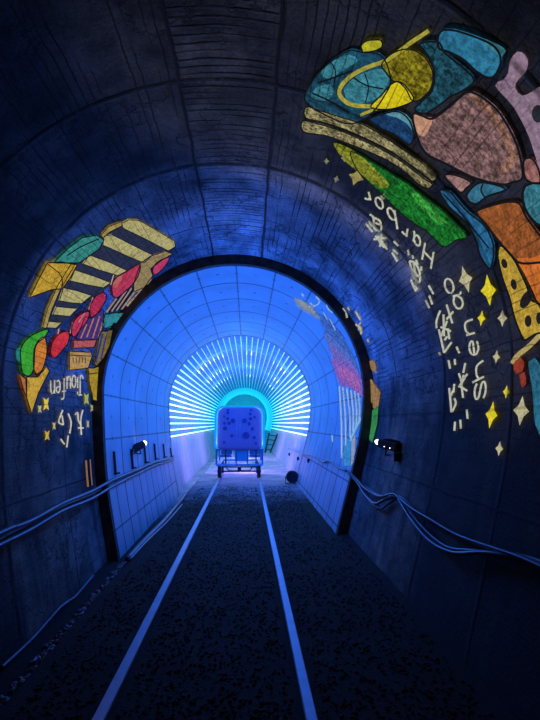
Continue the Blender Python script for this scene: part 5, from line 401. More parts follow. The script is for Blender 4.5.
 ('outline', (16,19,24), 6, 0.2, 'dark line work', 'R4533 5467 -6 -16 44 27 1 -21 41 29 2 -21 27 63 5 -19 26 62 5 -19 25 62 7 -16 13 87 9 -13 13 87 8 -14 14 90 8 -14 14 92 9 -15 14 95 9 -15 15 95 9 -16 11 89 9 -15 11 91 10 -16 11 93 10 -17 12 96 9 -17 13 96 9 -18 14 98 9 -18 13 94 11 -7 -20 106 12 6 -18 93 7 26 -58 -8 1 33 -52 -16 -5 32 -19 -120 -10 21 -16 -112 -10 19 -15 -110 -10 18 -15 -107 -9 18 -14 -104 -10 17 -14 -102 -9 17 -13 -101 -9 16 -13 -99 -9 16 -14 -93 -8 15 -13 -91 -9 15 -12 -88 -9 14 -12 -88 -9 13 -11 -86 -9 13 -11 -83 -8 12 -11 -81 -8 12 -10 -74 -10 0 28 -108 -6 -16;R4292 5472 -1 -22 38 65 4 -19 34 63 7 -16 8 81 9 -10 7 79 9 -11 7 81 9 -12 8 83 9 -12 8 85 9 -12 8 87 10 -12 8 89 10 -12 9 92 9 -14 10 93 10 -14 10 96 9 -15 11 99 10 -15 11 101 9 -16 12 104 10 -16 12 105 10 -18 12 93 11 12 -46 1 2 32 -41 -14 2 32 -41 -14 2 32 -38 -14 -5 30 -17 -124 -10 17 -13 -114 -10 16 -13 -110 -9 16 -13 -108 -9 16 -12 -105 -9 13 -12 -103 -9 13 -11 -100 -9 13 -9 -95 -10 13 -8 -92 -9 12 -9 -90 -9 12 -8 -89 -9 11 -7 -87 -9 10 -7 -83 -9 9 -7 -75 -9 -4 31 -41 -7 -16 30 -34 -7 -16 27 -32 -1 -22;R4034 5565 3 -20 10 84 8 -10 7 80 9 -10 7 81 9 -10 8 83 9 -11 7 85 10 -12 8 88 9 -12 8 89 10 -11 5 94 10 -10 5 95 10 -11 5 97 10 -12 6 100 10 -12 6 103 11 -12 6 105 10 -12 8 90 9 23 -48 -52 -2 31 -41 -56 -2 31 -39 -58 -7 24 -15 -123 -10 15 -13 -114 -10 14 -12 -111 -10 13 -12 -109 -9 12 -12 -106 -9 12 -11 -102 -9 11 -8 -100 -9 10 -7 -97 -10 10 -6 -94 -10 8 -6 -92 -9 8 -6 -79 -9 -13 44 7 -2 -22 40 7 -2 -22 38 5 3 -20;R3808 5539 4 -20 8 89 9 -8 5 86 9 -8 6 87 9 -8 6 89 10 -9 6 92 9 -10 7 94 10 -9 5 97 9 -8 6 100 10 -9 5 103 10 -9 6 106 10 -11 6 109 10 -11 9 93 7 26 -57 -59 -2 29 -50 -63 -6 25 -16 -118 -9 14 -14 -111 -9 13 -13 -108 -9 12 -13 -105 -9 12 -12 -102 -9 12 -9 -102 -9 10 -9 -98 -10 9 -8 -97 -9 9 -8 -94 -9 9 -8 -81 -9 -12 47 -4 -3 -22 44 -3 -3 -21 40 -5 4 -20;R3579 5559 4 -19 10 98 9 -8 7 95 10 -8 7 98 10 -9 8 100 9 -9 3 94 10 -8 2 96 10 -8 3 98 10 -7 3 101 11 -8 4 90 9 21 -42 -54 -2 27 -36 -57 -2 27 -36 -61 -2 27 -33 -58 -7 21 -10 -99 -9 13 -9 -92 -9 10 -9 -90 -9 10 -8 -87 -9 9 -8 -106 -9 8 -8 -102 -9 8 -6 -90 -10 -10 42 -1 -3 -23 38 5 -3 -22 38 3 -3 -22 34 -1 4 -19;R3366 5635 4 -20 9 90 9 -8 7 86 9 -8 7 89 9 -9 8 91 9 -10 8 93 9 -10 8 95 9 -10 10 82 7 22 -46 -57 -2 26 -42 -61 -2 25 -39 -60 -7 19 -9 -111 -9 9 -7 -103 -9 8 -7 -100 -9 7 -7 -97 -9 6 -6 -82 -8 -17 52 20 -1 -22 45 17 4 -20;R3182 5598 5 -17 8 98 9 -6 6 95 9 -8 7 99 9 -8 9 86 6 22 -48 -69 -3 23 -41 -71 -7 17 -5 -100 -9 6 -4 -91 -9 5 -3 -79 -9 -13 39 16 -1 -23 32 18 5 -17;R4277 5405 -8 -14 36 6 -2 -21 33 8 -2 -21 33 8 -2 -21 32 7 0 -20 34 41 2 -20 33 42 2 -20 34 41 2 -20 30 30 9 -4 -33 84 5 19 -38 -31 -1 22 -35 -33 -1 21 -35 -33 -1 22 -35 -36 0 22 -33 -18 0 22 -33 -18 0 21 -29 -15 -8 13 11 -84 -8 -14;R3104 5610 6 -16 35 14 -1 -23 39 17 -2 -22 40 15 -2 -22 39 12 -2 -22 39 12 -2 -22 37 20 -2 -22 36 18 -1 -23 36 18 -2 -22 36 16 -1 -22 36 14 -2 -22 36 13 -2 -22 36 12 -2 -21 36 9 -2 -22 34 20 -1 -22 34 20 -1 -22 34 16 -2 -21 34 15 -1 -21 34 16 -2 -22 34 13 -1 -21 34 12 -2 -22 34 12 -2 -21 38 4 -9 -8 -11 -83 -4 17 -30 -12 2 21 -33 -14 1 21 -32 -14 1 20 -33 -17 1 21 -32 -17 1 21 -33 -18 1 21 -32 -20 1 22 -33 -22 1 21 -33 -21 2 21 -34 -11 2 21 -34 -14 1 21 -34 -14 2 21 -34 -14 1 21 -34 -17 2 22 -34 -19 1 22 -34 -19 1 22 -34 -20 2 21 -36 -10 3 21 -36 -10 2 22 -36 -11 2 21 -36 -14 2 21 -36 -14 2 22 -39 -11 9 13 1 104 6 -16;R3726 5058 -10 -13 37 29 1 -24 31 33 1 -25 32 33 1 -24 32 33 0 -25 33 30 0 -25 32 30 1 -25 30 38 2 -25 29 36 2 -25 30 35 1 -25 30 36 1 -26 31 35 1 -25 29 31 4 -24 21 59 7 -21 20 58 6 -21 21 58 6 -22 21 57 6 -23 19 55 11 -15 1 108 12 -7 1 98 12 11 -43 10 5 28 -40 1 5 28 -38 -1 2 30 -34 -41 -1 30 -32 -41 -2 29 -31 -41 -2 29 -31 -44 -2 29 -31 -44 -2 29 -30 -44 -2 29 -30 -47 -3 28 -28 -44 -6 24 -16 -80 -9 18 -14 -76 -10 18 -13 -76 -9 17 -14 -75 -9 17 -12 -73 -10 16 -12 -71 -9 16 -12 -70 -9 15 -11 -56 -10 -13;R3682 4964 4 -22 17 73 9 -16 15 71 8 -15 16 71 9 -17 15 71 10 -14 6 76 11 -12 7 76 10 -12 7 78 11 -13 7 81 11 -13 7 67 12 14 -46 -5 3 29 -42 -15 3 29 -41 -14 2 29 -41 -18 2 29 -38 -31 1 29 -38 -31 1 29 -37 -35 0 30 -34 -34 -5 25 -18 -92 -10 17 -16 -87 -9 15 -16 -87 -8 18 -20 -69 -7 21 -20 -69 -8 20 -19 -69 -7 19 -19 -68 -8 18 -18 -67 -8 18 -18 -65 -7 17 -16 -51 -11 -9 37 17 -1 -24 32 25 -1 -24 32 24 -1 -24 31 24 -1 -24 32 21 -1 -24 32 21 -2 -24 33 21 -2 -24 34 20 -1 -24 34 19 -2 -24 34 19 -1 -23 34 17 -2 -24 31 15 4 -22;R4464 6758 -4 -34 43 35 -1 -36 41 31 -1 -36 41 31 -1 -36 40 29 1 -36 39 57 3 -35 39 57 2 -35 39 53 2 -36 40 53 2 -37 38 50 6 -32 26 133 10 -26 24 115 13 10 -55 -9 1 39 -49 -26 1 39 -48 -31 0 40 -49 -32 2 39 -46 -19 2 39 -46 -19 2 39 -46 -23 2 39 -50 -21 10 30 -26 122 13 12 -27 128 11 29 -49 5 5 42 -46 -2 5 42 -47 -4 5 43 -47 -9 4 43 -44 -10 0 407 -49 -458 -5 42 -45 -96 -5 42 -40 -86 -14 15 40 -86 -11 -29 39 -66 -11 -27 37 -63 -10 -32 44 -27 -7 -34 42 -27 -7 -33 42 -30 -8 -33 42 -30 -8 -32 41 -30 -8 -31 41 -34 -8 -30 38 -32 -4 -34;R4540 7295 -14 -10 30 -50 -10 -28 36 -43 -9 -32 38 -21 -6 -36 42 4 -3 -39 45 22 -1 -39 42 35 0 -39 44 48 1 -39 41 63 4 -37 15 54 14 -2 -35 72 9 32 -63 64 7 36 -39 10 6 39 -44 5 5 41 -44 -4 4 42 -37 -15 3 42 -53 -27 0 44 -27 -54 -12 22 11 -160 -14 -10;R3991 6668 -9 -37 43 -6 -5 -39 43 21 -3 -41 44 36 -1 -41 33 51 2 -41 34 63 3 -40 35 64 3 -40 38 65 2 -41 38 59 2 -42 45 54 1 -42 45 57 2 -42 34 58 4 -42 12 55 15 -15 -20 76 13 25 -50 77 11 34 -54 55 9 39 -37 10 8 41 -40 0 7 44 -40 -13 5 46 -40 -23 4 48 -41 -32 2 49 -41 -44 1 49 -41 -52 1 49 -40 -54 -1 49 -42 -61 -1 49 -43 -64 -2 48 -38 -70 -3 47 -24 -74 -8 39 -13 -98 -16 11 23 -93 -15 -19 29 -47 -13 -27 37 -54 -13 -30 40 -47 -11 -32 37 -25 -9 -37;R3593 6516 -6 -35 41 11 -3 -36 44 20 -2 -37 42 32 0 -36 35 46 2 -35 40 76 6 -32 31 101 8 -28 11 85 14 -5 -23 76 11 27 -48 40 7 36 -39 -8 4 40 -44 -25 3 41 -43 -35 2 41 -41 -36 1 41 -39 -46 0 41 -35 -58 -2 40 -37 -65 -3 38 -30 -76 -8 33 -2 -67 -15 -3 26 -37 -11 -28 37 -33 -10 -32 43 -29 -8 -33 41 -10 -6 -35;R3196 6329 -8 -32 40 1 -5 -34 46 10 -3 -34 45 29 -2 -34 32 42 1 -34 32 53 2 -33 30 61 4 -32 25 65 5 -31 35 95 7 -28 29 108 10 -24 4 77 13 6 -30 25 7 35 -48 -7 4 38 -50 -26 2 39 -35 -49 -1 38 -36 -61 -2 37 -35 -65 -2 37 -34 -66 -1 37 -48 -64 -1 36 -45 -64 -2 35 -22 -62 -11 15 16 -74 -12 -23 44 -42 -8 -32;R2871 5894 -7 -28 31 15 -3 -31 35 22 -3 -30 37 30 -2 -31 33 38 0 -31 38 47 2 -30 35 61 3 -28 30 76 6 -26 20 77 8 -23 20 91 9 -21 11 88 11 -13 -5 60 13 11 -26 24 9 30 -38 5 5 34 -42 -9 3 35 -38 -30 1 35 -33 -51 -2 34 -31 -68 -4 32 -30 -76 -4 30 -27 -73 -5 30 -38 -83 -4 30 -34 -85 -7 26 -13 -70 -13 6 17 -74 -10 -21 42 -35 -7 -28;R3448 6531 6 -25 2 123 11 -6 1 124 8 -20 33 68 4 -31 36 71 3 -31 37 69 3 -31 38 70 3 -32 33 53 12 -7 -40 59 8 28 -39 39 8 30 -40 38 8 30 -40 38 7 31 -40 36 8 33 -40 31 4 37 -53 -29 2 39 -52 -37 1 39 -52 -38 2 39 -49 -41 -5 33 -16 -147 -10 16 -13 -134 -10 15 -12 -129 -10 15 -11 -127 -11 13 -10 -124 -10 13 -10 -114 -11 2 15 -111 -8 -25 48 34 -1 -31 43 32 -1 -31 44 31 -1 -31 44 29 -2 -31 44 25 -2 -31 45 24 -2 -30 40 17 6 -25;R3623 7143 3 -38 32 144 10 -29 30 142 9 -30 31 144 11 -27 13 142 12 -23 9 458 15 -8 10 39 10 8 -50 -10 0 15 -51 -15 0 15 -45 -16 0 15 -45 -15 -5 13 -30 -44 -10 11 -30 -432 -10 401 -32 -502 -9 34 -30 -123 -14 9 24 -163 -10 -30 57 0 -4 -40 54 -2 -5 -40 50 -3 3 -38;R3113 6478 3 -31 12 129 11 -12 8 124 12 -13 9 128 11 -13 10 133 11 -13 10 136 12 -15 11 140 12 -16 11 125 12 26 -62 -24 2 43 -53 -38 -5 38 -12 -145 -12 15 -8 -129 -12 15 -7 -126 -11 13 -7 -122 -12 12 -6 -119 -12 12 -5 -115 -12 12 -5 -96 -11 -20 54 -12 -5 -33 46 -9 3 -31;R2967 6451 5 -28 5 124 11 -7 2 116 12 -8 2 120 12 -9 2 124 13 -9 2 129 13 -9 2 133 13 -10 3 123 13 20 -55 58 6 42 -48 -50 1 44 -45 -57 0 44 -45 -56 1 43 -41 -57 -8 33 -8 -153 -13 12 -5 -138 -13 11 -5 -133 -12 11 -4 -128 -12 10 -5 -124 -11 8 -4 -106 -12 -20 46 12 -4 -35 42 15 -4 -35 42 15 -5 -34 42 12 -4 -34 41 9 -4 -34 36 6 5 -28;R3388 7302 4 -38 22 162 11 -22 19 156 12 -24 16 485 15 -7 10 45 15 4 -55 4 5 14 -50 -1 5 14 -50 -4 5 15 -50 -4 5 14 -50 -6 0 15 -56 -17 0 14 -55 -19 0 15 -50 -20 -5 14 -50 -21 -5 14 -40 -36 -10 13 -40 -36 -5 13 -35 -33 -15 4 25 -499 -12 -31 51 32 -3 -46 46 34 -3 -45 46 31 -4 -45 46 30 -3 -44 46 24 -4 -45 46 24 -4 -44 46 19 -5 -43 46 16 -5 -43 46 16 -5 -43 45 9 -5 -41 41 7 4 -38;R2845 7307 4 -39 9 155 13 -12 5 146 13 -14 2 476 15 -4 0 39 10 9 -60 -5 0 15 -50 -9 0 14 -50 -9 0 14 -51 -12 0 15 -55 -12 0 14 -50 -14 0 15 -55 -15 0 14 -45 -17 -5 14 -45 -18 0 15 -45 -14 -15 6 35 -69 -14 -389 49 387 -4 -427 47 16 -5 -47 47 16 -6 -47 46 9 -6 -45 46 4 -6 -44 45 4 -5 -44 52 14 -5 -44 52 14 -5 -44 51 9 -5 -43 46 3 4 -39;R2806 5147 0 -26 27 35 1 -25 28 43 2 -25 26 49 4 -24 23 54 5 -23 23 63 6 -21 22 72 7 -20 20 75 8 -20 16 75 9 -19 17 81 9 -18 16 88 10 -17 9 79 11 -13 -5 41 12 15 -25 -9 2 31 -38 -50 -2 30 -38 -62 -4 28 -22 -63 -6 24 -21 -76 -7 23 -25 -72 -4 27 -37 -53 -1 28 -25 -31 2 29 -32 -25 3 29 -35 -19 3 29 -37 -18 3 29 -37 -20 3 29 -35 -22 3 30 -31 -26 2 30 -24 -33 0 30 -42 -56 -3 28 -20 -63 -8 21 -4 -56 -12 6 7 -73 -11 -12 31 -53 -9 -21 31 0 -6 -26 37 7 -4 -26 39 11 -5 -26 36 10 -4 -26 31 11 -4 -26 30 13 -4 -26 28 18 -2 -26 27 25 0 -26;R2883 5461 0 -29 42 51 3 -28 38 69 5 -25 25 73 8 -22 2 57 13 0 -20 25 10 23 -32 14 8 28 -39 9 6 29 -42 2 5 31 -41 -10 4 32 -36 -26 3 33 -39 -32 2 32 -40 -38 1 33 -38 -46 0 32 -33 -47 -1 32 -25 -47 -3 30 -33 -70 -6 26 -14 -69 -10 17 4 -51 -13 -4 18 -28 -11 -21 29 -12 -6 -28 43 2 -5 -29 28 18 -4 -29 33 19 -3 -30 37 20 -3 -29 38 19 -3 -29 37 21 -2 -29 33 27 -1 -29 28 33 0 -29;R2545 5352 8 -18 -2 98 12 -1 -4 93 12 -3 -3 103 11 -15 24 74 6 -26 28 80 6 -26 29 81 5 -27 26 62 13 7 -50 82 6 33 -43 -73 -3 32 -38 -71 -3 31 -37 -72 -3 30 -36 -75 -4 29 -34 -74 -4 30 -34 -73 -4 29 -34 -73 -3 29 -29 -54 -2 30 -29 -54 -3 29 -28 -53 -3 29 -28 -54 -3 29 -27 -53 -3 29 -27 -53 -3 29 -22 -35 -12 -6 40 -7 -4 -28 36 4 -4 -28 36 4 -5 -28 36 4 -4 -27 35 4 -3 -28 32 28 -1 -28 32 28 -2 -28 32 28 -2 -28 32 28 -2 -29 33 28 -2 -28 32 28 -2 -29 27 23 8 -18;R2559 5173 9 -9 -27 73 9 13 -26 60 7 20 -35 -18 2 24 -32 -19 2 23 -32 -19 2 24 -32 -20 2 24 -32 -20 2 24 -26 -8 -10 0 36 -25 -5 -21 33 -14 -5 -21 37 1 -4 -23 36 1 -4 -22 36 1 -4 -22 36 1 -4 -21 29 -7 9 -9'),
]
MID = [
 ('pale_leaf', (128,160,216), 1, 0.9, None, 'P6884 8656 134 -136 86 -27 103 -28 96 1 142 109 87 141 -67 110 -127 100 -123 117 -120 59 -92 -65 -67 -119'),
 ('pale_leaf', (168,176,190), 2, 0.9, 'bright core of the pale leaf', 'P6950 8666 140 -94 106 -13 100 2 96 113 -66 93 -102 75 -98 25 -88 -25'),
 ('lavender_band', (70,122,236), 0, 1, None, 'P7423 8576 39 -126 118 -94 119 -86 92 -69 94 -55 101 -41 83 -24 89 -24 91 -25 90 -25 98 -31 106 -39 93 -33 60 4 -52 490 -76 146 -105 137 -116 113 -104 88 -109 103 -100 82 -123 19 -104 -39 -125 -87 -120 -127 -93 -141'),
 ('lavender_band', (96,130,238), 1, 0.9, None, 'P7719 9123 52 -164 138 -171 135 -165 105 -128 105 -114 99 -109 108 -137 102 -133 57 -16 -37 382 -107 534 -104 346 -153 209 -102 25 -129 -31 -126 -89 -97 -124'),
 ('lavender_band', (126,124,236), 2, 0.9, None, 'P7940 9408 64 -229 155 -278 88 -194 95 -203 96 -186 103 -171 104 -163 89 -121 112 -101 57 50 -55 347 -120 479 -86 284 -103 270 -124 212 -127 103 -149 31 -129 -46'),
 ('pink_band', (150,112,228), 3, 0.9, None, 'P8211 9665 52 -336 111 -394 97 -368 102 -322 99 -249 115 -169 116 -63 131 -44 87 0 -74 406 -79 284 -84 321 -43 403 -55 391 -121 193 -147 62 -119 30 -122 -25'),
 ('pink_band', (186,118,214), 4, 1, 'bright pink core', 'P8426 9316 111 -609 90 -300 95 -257 91 -164 84 -107 134 -38 -101 497 -92 291 -97 282 -121 465 -113 51'),
 ('white_line', (150,192,250), 5, 0.3, None, 'R8792 9714 10 -151 26 162 9 -153 36 160 8 -154 45 160 8 -156 53 148 7 -155 60 137 5 -157 65 121 4 -156 64 118 4 -154 66 113 3 -154 67 108 1 -152 66 103 1 -151 64 101 0 -149 54 106 -1 -148 59 97 -1 -147 62 93 -3 -145 64 83 -3 -142 64 81 -4 -141 64 72 -5 -137 63 71 -6 -135 60 70 -6 -133 56 70 -7 -131 52 74 -7 -129 47 79 -8 -128 41 83 -8 -125 35 90 -9 -125'),
 ('white_line', (150,192,250), 5, 0.3, None, 'R8838 9375 7 -133 26 134 7 -133 36 133 6 -133 46 120 5 -134 53 119 4 -134 60 96 4 -134 59 93 2 -133 61 91 2 -132 60 88 2 -131 59 88 0 -130 56 87 1 -129 56 87 0 -128 60 81 -1 -126 63 76 -2 -126 63 73 -2 -124 63 67 -3 -122 59 68 -3 -120 55 66 -4 -119 50 69 -5 -117 43 75 -5 -116 34 82 -6 -114'),
 ('white_line', (150,192,250), 5, 0.3, None, 'R8883 9015 6 -124 28 119 5 -123 39 107 5 -124 48 103 3 -123 56 84 4 -124 58 77 2 -122 58 75 2 -121 58 75 1 -120 56 74 1 -119 51 79 0 -119 57 78 0 -118 60 74 -1 -116 61 74 -1 -115 59 70 -1 -114 55 73 -2 -113 50 71 -2 -112 42 77 -3 -110 33 82 -3 -109'),
 ('white_line', (150,192,250), 5, 0.3, None, 'R8944 8675 5 -116 32 103 4 -115 46 96 4 -115 58 73 3 -115 59 69 2 -113 62 67 1 -112 60 69 1 -112 54 75 1 -111 52 80 1 -111 55 82 0 -110 55 80 0 -110 53 82 0 -109 47 81 0 -108 40 84 -1 -107 30 86 -2 -107'),
 ('white_line', (150,192,250), 5, 0.3, None, 'R8982 8372 4 -108 33 96 3 -107 50 75 3 -108 57 67 2 -107 59 65 2 -106 59 67 1 -105 53 72 1 -104 50 82 2 -105 52 86 2 -104 51 86 1 -104 47 88 1 -103 39 88 1 -103 29 89 0 -103'),
 ('white_line', (150,192,250), 5, 0.3, None, 'R9033 8106 3 -103 33 82 3 -102 47 71 3 -101 52 67 2 -100 54 67 2 -100 49 74 2 -100 47 84 3 -100 49 86 2 -99 47 89 2 -99 41 87 1 -99 28 89 2 -98'),
 ('white_line', (130,190,240), 6, 0.3, None, 'R9435 7801 14 -81 15 132 13 -118 28 192 13 -120 36 205 13 -124 39 209 12 -127 37 202 11 -130 29 185 9 -134 47 191 6 -137 33 157 3 -140 22 149 3 -140'),
 ('teal_column', (58,146,228), 3, 0.5, None, 'P9818 8796 -18 -539 136 -121 130 -127 125 -130 43 513 -133 138 -138 137'),
 ('cream_column', (150,164,206), 3, 0.5, None, 'P9815 8211 -103 -214 139 -98 134 -111 129 -68 73 117 -119 128 -124 125'),
 ('letter_stroke', (150,188,245), 3, 0.3, None, 'R7229 7857 4 -74 40 72 6 -74 36 96 15 -66 -6 153 22 -22 -28 152 21 14 -49 144 19 38 -48 95 17 45'),
 ('letter_stroke', (150,188,245), 3, 0.3, None, 'R7451 7762 14 -42 21 117 13 -69 36 135 7 -77 42 42 -2 -73 38 23 -5 -70'),
 ('letter_stroke', (150,188,245), 3, 0.3, None, 'R6984 8211 15 -85 39 169 14 -86'),
 ('letter_stroke', (150,188,245), 3, 0.3, None, 'R7184 8374 7 -82 66 108 7 -84'),
 ('letter_stroke', (150,188,245), 3, 0.3, None, 'R7489 8223 8 -55 62 134 8 -58 64 131 7 -59'),
 ('letter_stroke', (150,188,245), 3, 0.3, None, 'R9766 10225 -5 -138 72 24 -5 -134 71 23 -6 -131'),
 ('letter_stroke', (150,188,245), 3, 0.3, None, 'R7637 8188 7 -57 47 101 7 -57 48 100 6 -60 50 93 6 -59 50 90 6 -61'),
]
RIM = [
 ('letter_stroke', (190,188,170), 3, 0.3, 'stroke of lettering falling on the rough wall', 'R7675 8027 0 -410 31 408 3 -414 42 417 5 -26 35 45 15 -28 20 48 15 -27'),
 ('letter_stroke', (190,188,170), 3, 0.3, 'stroke of lettering falling on the rough wall', 'R7718 7473 6 -81 46 90 6 -83'),
 ('letter_stroke', (190,188,170), 3, 0.3, 'stroke of lettering falling on the rough wall', 'R7845 7260 6 -74 43 84 6 -74 42 84 6 -74 44 77 5 -75'),
 ('letter_stroke', (190,188,170), 3, 0.3, 'stroke of lettering falling on the rough wall', 'R7992 7619 -7 -87 49 15 -5 -89 52 33 5 -96 33 144 16 -91 16 159 17 -88'),
 ('letter_stroke', (190,188,170), 3, 0.3, 'stroke of lettering falling on the rough wall', 'R8009 7317 14 -44 21 191 14 -46 22 195 15 -50'),
 ('letter_stroke', (190,188,170), 3, 0.3, 'stroke of lettering falling on the rough wall', 'R8275 7390 6 -79 39 86 6 -80'),
 ('tan_patch', (170,134,86), 2, 0.8, None, 'P8848 8045 64 -452 156 -382 193 86 36 222 -103 519 -176 11'),
 ('tan_patch', (170,134,86), 2, 0.8, None, 'P8557 8008 41 -674 188 23 -70 256'),
 ('green_patch', (58,148,82), 3, 0.6, None, 'P9354 8014 -79 -720 120 -6 120 -20 134 68 137 49 -36 210 -131 408 -130 8'),
]
CAB_LU=[(1.194,4.451),(1.189,4.558),(1.182,4.722),(1.18,4.917),(1.184,5.082),(1.194,5.274),(1.204,5.487),(1.211,5.709),(1.211,6.022),(1.206,6.363),(1.204,6.72),(1.211,7.074),(1.223,7.437),(1.232,7.845),(1.234,8.335),(1.232,8.899),(1.229,9.499),(1.233,10.411),(1.228,11.422),(1.186,12.787),(1.135,14.072)]
CAB_LL=[(1.103,4.348),(1.103,4.461),(1.102,4.638),(1.104,4.846),(1.109,5.022),(1.119,5.228),(1.129,5.455),(1.135,5.687),(1.131,6.004),(1.12,6.338),(1.114,6.688),(1.121,7.04),(1.135,7.401),(1.147,7.808),(1.154,8.297),(1.158,8.861),(1.161,9.461),(1.169,10.371),(1.166,11.379),(1.124,12.738),(1.072,14.009)]
CAB_LM=[(1.113,4.501),(1.115,4.617),(1.119,4.795),(1.124,5.009),(1.129,5.192),(1.137,5.408),(1.145,5.646),(1.15,5.891),(1.148,6.233),(1.141,6.596),(1.136,6.93),(1.141,7.305),(1.149,7.538)]
CAB_FL=[(0.178,4.357),(0.176,4.446),(0.171,4.581),(0.167,4.744),(0.165,4.911),(0.168,5.049),(0.175,5.204),(0.182,5.365),(0.189,5.522),(0.191,5.661),(0.174,5.867),(0.156,6.044),(0.162,6.272),(0.175,6.549),(0.186,6.762)]
CAB_RL=[(10.469,18.695),(10.425,16.143),(10.38,13.912),(10.308,11.952),(10.325,10.352),(10.257,9.704),(10.293,8.602),(10.278,7.923),(10.263,7.434)]
CAB_RC=[[(10.28,7.809),(10.365,7.378),(10.395,6.839),(10.399,6.306),(10.347,5.909),(10.305,5.564),(10.332,5.28),(10.369,4.969),(10.375,4.77),(10.377,4.56),(10.378,4.354),(10.376,4.166),(10.376,3.999),(10.374,3.844),(10.37,3.692),(10.361,3.538),(10.348,3.411),(10.331,3.284),(10.314,3.161),(10.3,3.045),(10.291,2.94),(10.288,2.854),(10.287,2.766),(10.288,2.684),(10.29,2.612),(10.292,2.554),(10.293,2.514)],[(10.293,7.794),(10.378,7.384),(10.458,6.918),(10.493,6.533),(10.493,6.218),(10.379,5.846),(10.31,5.524),(10.353,5.312),(10.416,5.054),(10.446,4.896),(10.477,4.726),(10.503,4.56),(10.518,4.407),(10.523,4.225),(10.515,4.056),(10.496,3.891),(10.461,3.735),(10.418,3.583),(10.379,3.425),(10.359,3.326),(10.34,3.226),(10.323,3.127),(10.31,3.03),(10.301,2.937),(10.298,2.855),(10.298,2.768),(10.3,2.685),(10.302,2.611),(10.304,2.551),(10.306,2.51)],[(10.314,7.701),(10.383,7.352),(10.469,6.915),(10.525,6.578),(10.524,6.117),(10.451,5.895),(10.375,5.709),(10.319,5.517),(10.345,5.342),(10.385,5.128),(10.426,4.911),(10.455,4.718),(10.48,4.494),(10.495,4.288),(10.494,4.1),(10.473,3.932),(10.44,3.777),(10.408,3.621),(10.386,3.497),(10.364,3.371),(10.345,3.256),(10.331,3.162),(10.319,3.052),(10.316,2.931),(10.316,2.861),(10.317,2.776),(10.319,2.69),(10.321,2.612),(10.322,2.548),(10.323,2.506)],[(10.266,7.825),(10.328,7.409),(10.383,6.904),(10.397,6.413),(10.385,6.006),(10.295,5.572),(10.303,5.351),(10.324,5.112),(10.34,4.89),(10.346,4.692),(10.349,4.507),(10.352,4.327),(10.357,4.157),(10.361,3.992),(10.36,3.822),(10.353,3.685),(10.344,3.545),(10.334,3.413),(10.325,3.297),(10.318,3.2),(10.311,3.116),(10.305,3.031),(10.301,2.937),(10.299,2.86),(10.298,2.775),(10.298,2.691),(10.297,2.615),(10.297,2.554),(10.297,2.513)]]
FL2=[(-1.42,6.51,-0.05),(-1.39,7.46,-0.05),(-1.35,8.84,-0.05),(-1.35,10.62,-0.05),(-1.38,12.23,-0.05)]
FL2B=[(-1.37,6.39,-0.1),(-1.35,7.39,-0.1),(-1.29,8.85,-0.1),(-1.27,10.57,-0.1)]
PL_F=(-1.922, 9.75, 1.167)
PL_R=(-2.075, 9.55, 1.062)
PL_B=(-2.044, 9.412, 1.051)
PR_F=(1.627, 6.3, 1.322)
PR_R=(1.778, 6.05, 1.277)
PR_B=(1.73, 6.017, 1.171)
BLUE_FILLS = ((7.6, 105.0), (9.6, 60.0), (12.4, 125.0))
LAV = ((17.0, 3.0, (.03, .25, 1.0), 80.0), (23.0, 3.0, (.03, .3, 1.0), 80.0), (17.5, .6, (.35, .22, 1.0), 90.0), (24.0, .6, (.35, .22, 1.0), 90.0))
SPILL = 100.0
WORLD = .012
# ------------------------------------------------------------------ the setting
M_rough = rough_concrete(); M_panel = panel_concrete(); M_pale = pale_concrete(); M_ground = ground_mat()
def shell(name, s0, s1, y0, y1, off, mat, ds=.12, dy=.2, rough=0.0):
    ns = max(1, round((s1-s0)/ds)); ny = max(1, round((y1-y0)/dy)); vs = []; uv = []; fs = []
    for j in range(ny+1):
        for i in range(ns+1):
            s = s0+(s1-s0)*i/ns; y = y0+(y1-y0)*j/ny
            p = wall_pt(s, y, off)
            if rough:
                q = wall_pt(s, y, off - rough*(.5+.5*noise.noise(Vector((s*1.3, y*1.1, 3)))) )
                p = q
            vs.append(p); uv.append((s, y))
    for j in range(ny):
        for i in range(ns):
            a = j*(ns+1)+i; fs.append((a, a+1, a+ns+2, a+ns+1))
    return struct(link(name, vs, fs, mat, None, (0, 0, 0), uv, True))
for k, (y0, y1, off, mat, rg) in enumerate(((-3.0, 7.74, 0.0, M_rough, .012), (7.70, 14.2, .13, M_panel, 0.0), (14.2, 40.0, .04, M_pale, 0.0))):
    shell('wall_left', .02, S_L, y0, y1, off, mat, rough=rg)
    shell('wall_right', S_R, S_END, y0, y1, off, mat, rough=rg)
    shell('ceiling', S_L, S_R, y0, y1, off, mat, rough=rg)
def rim(name, y0, y1, o0, o1, mat):
    vs = []; fs = []; ns = 90
    for i in range(ns+1):
        s = .1+(S_END-.1)*i/ns
        vs += [wall_pt(s, y0, o0), wall_pt(s, y0, o1), wall_pt(s, y1, o1), wall_pt(s, y1, o0)]
    for i in range(ns):
        for k in range(4):
            a = i*4+k; b = i*4+(k+1) % 4; fs.append((a, b, b+4, a+4))
    return struct(link(name, vs, fs, mat))
rim('trim_1', 7.64, 7.76, -.02, .14, plain('sooty_rim', (.06, .048, .04), .85, var=.6, scale=9))
rim('trim_2', 14.15, 14.24, .03, .14, plain('rim_steel', (.25, .3, .42), .6))
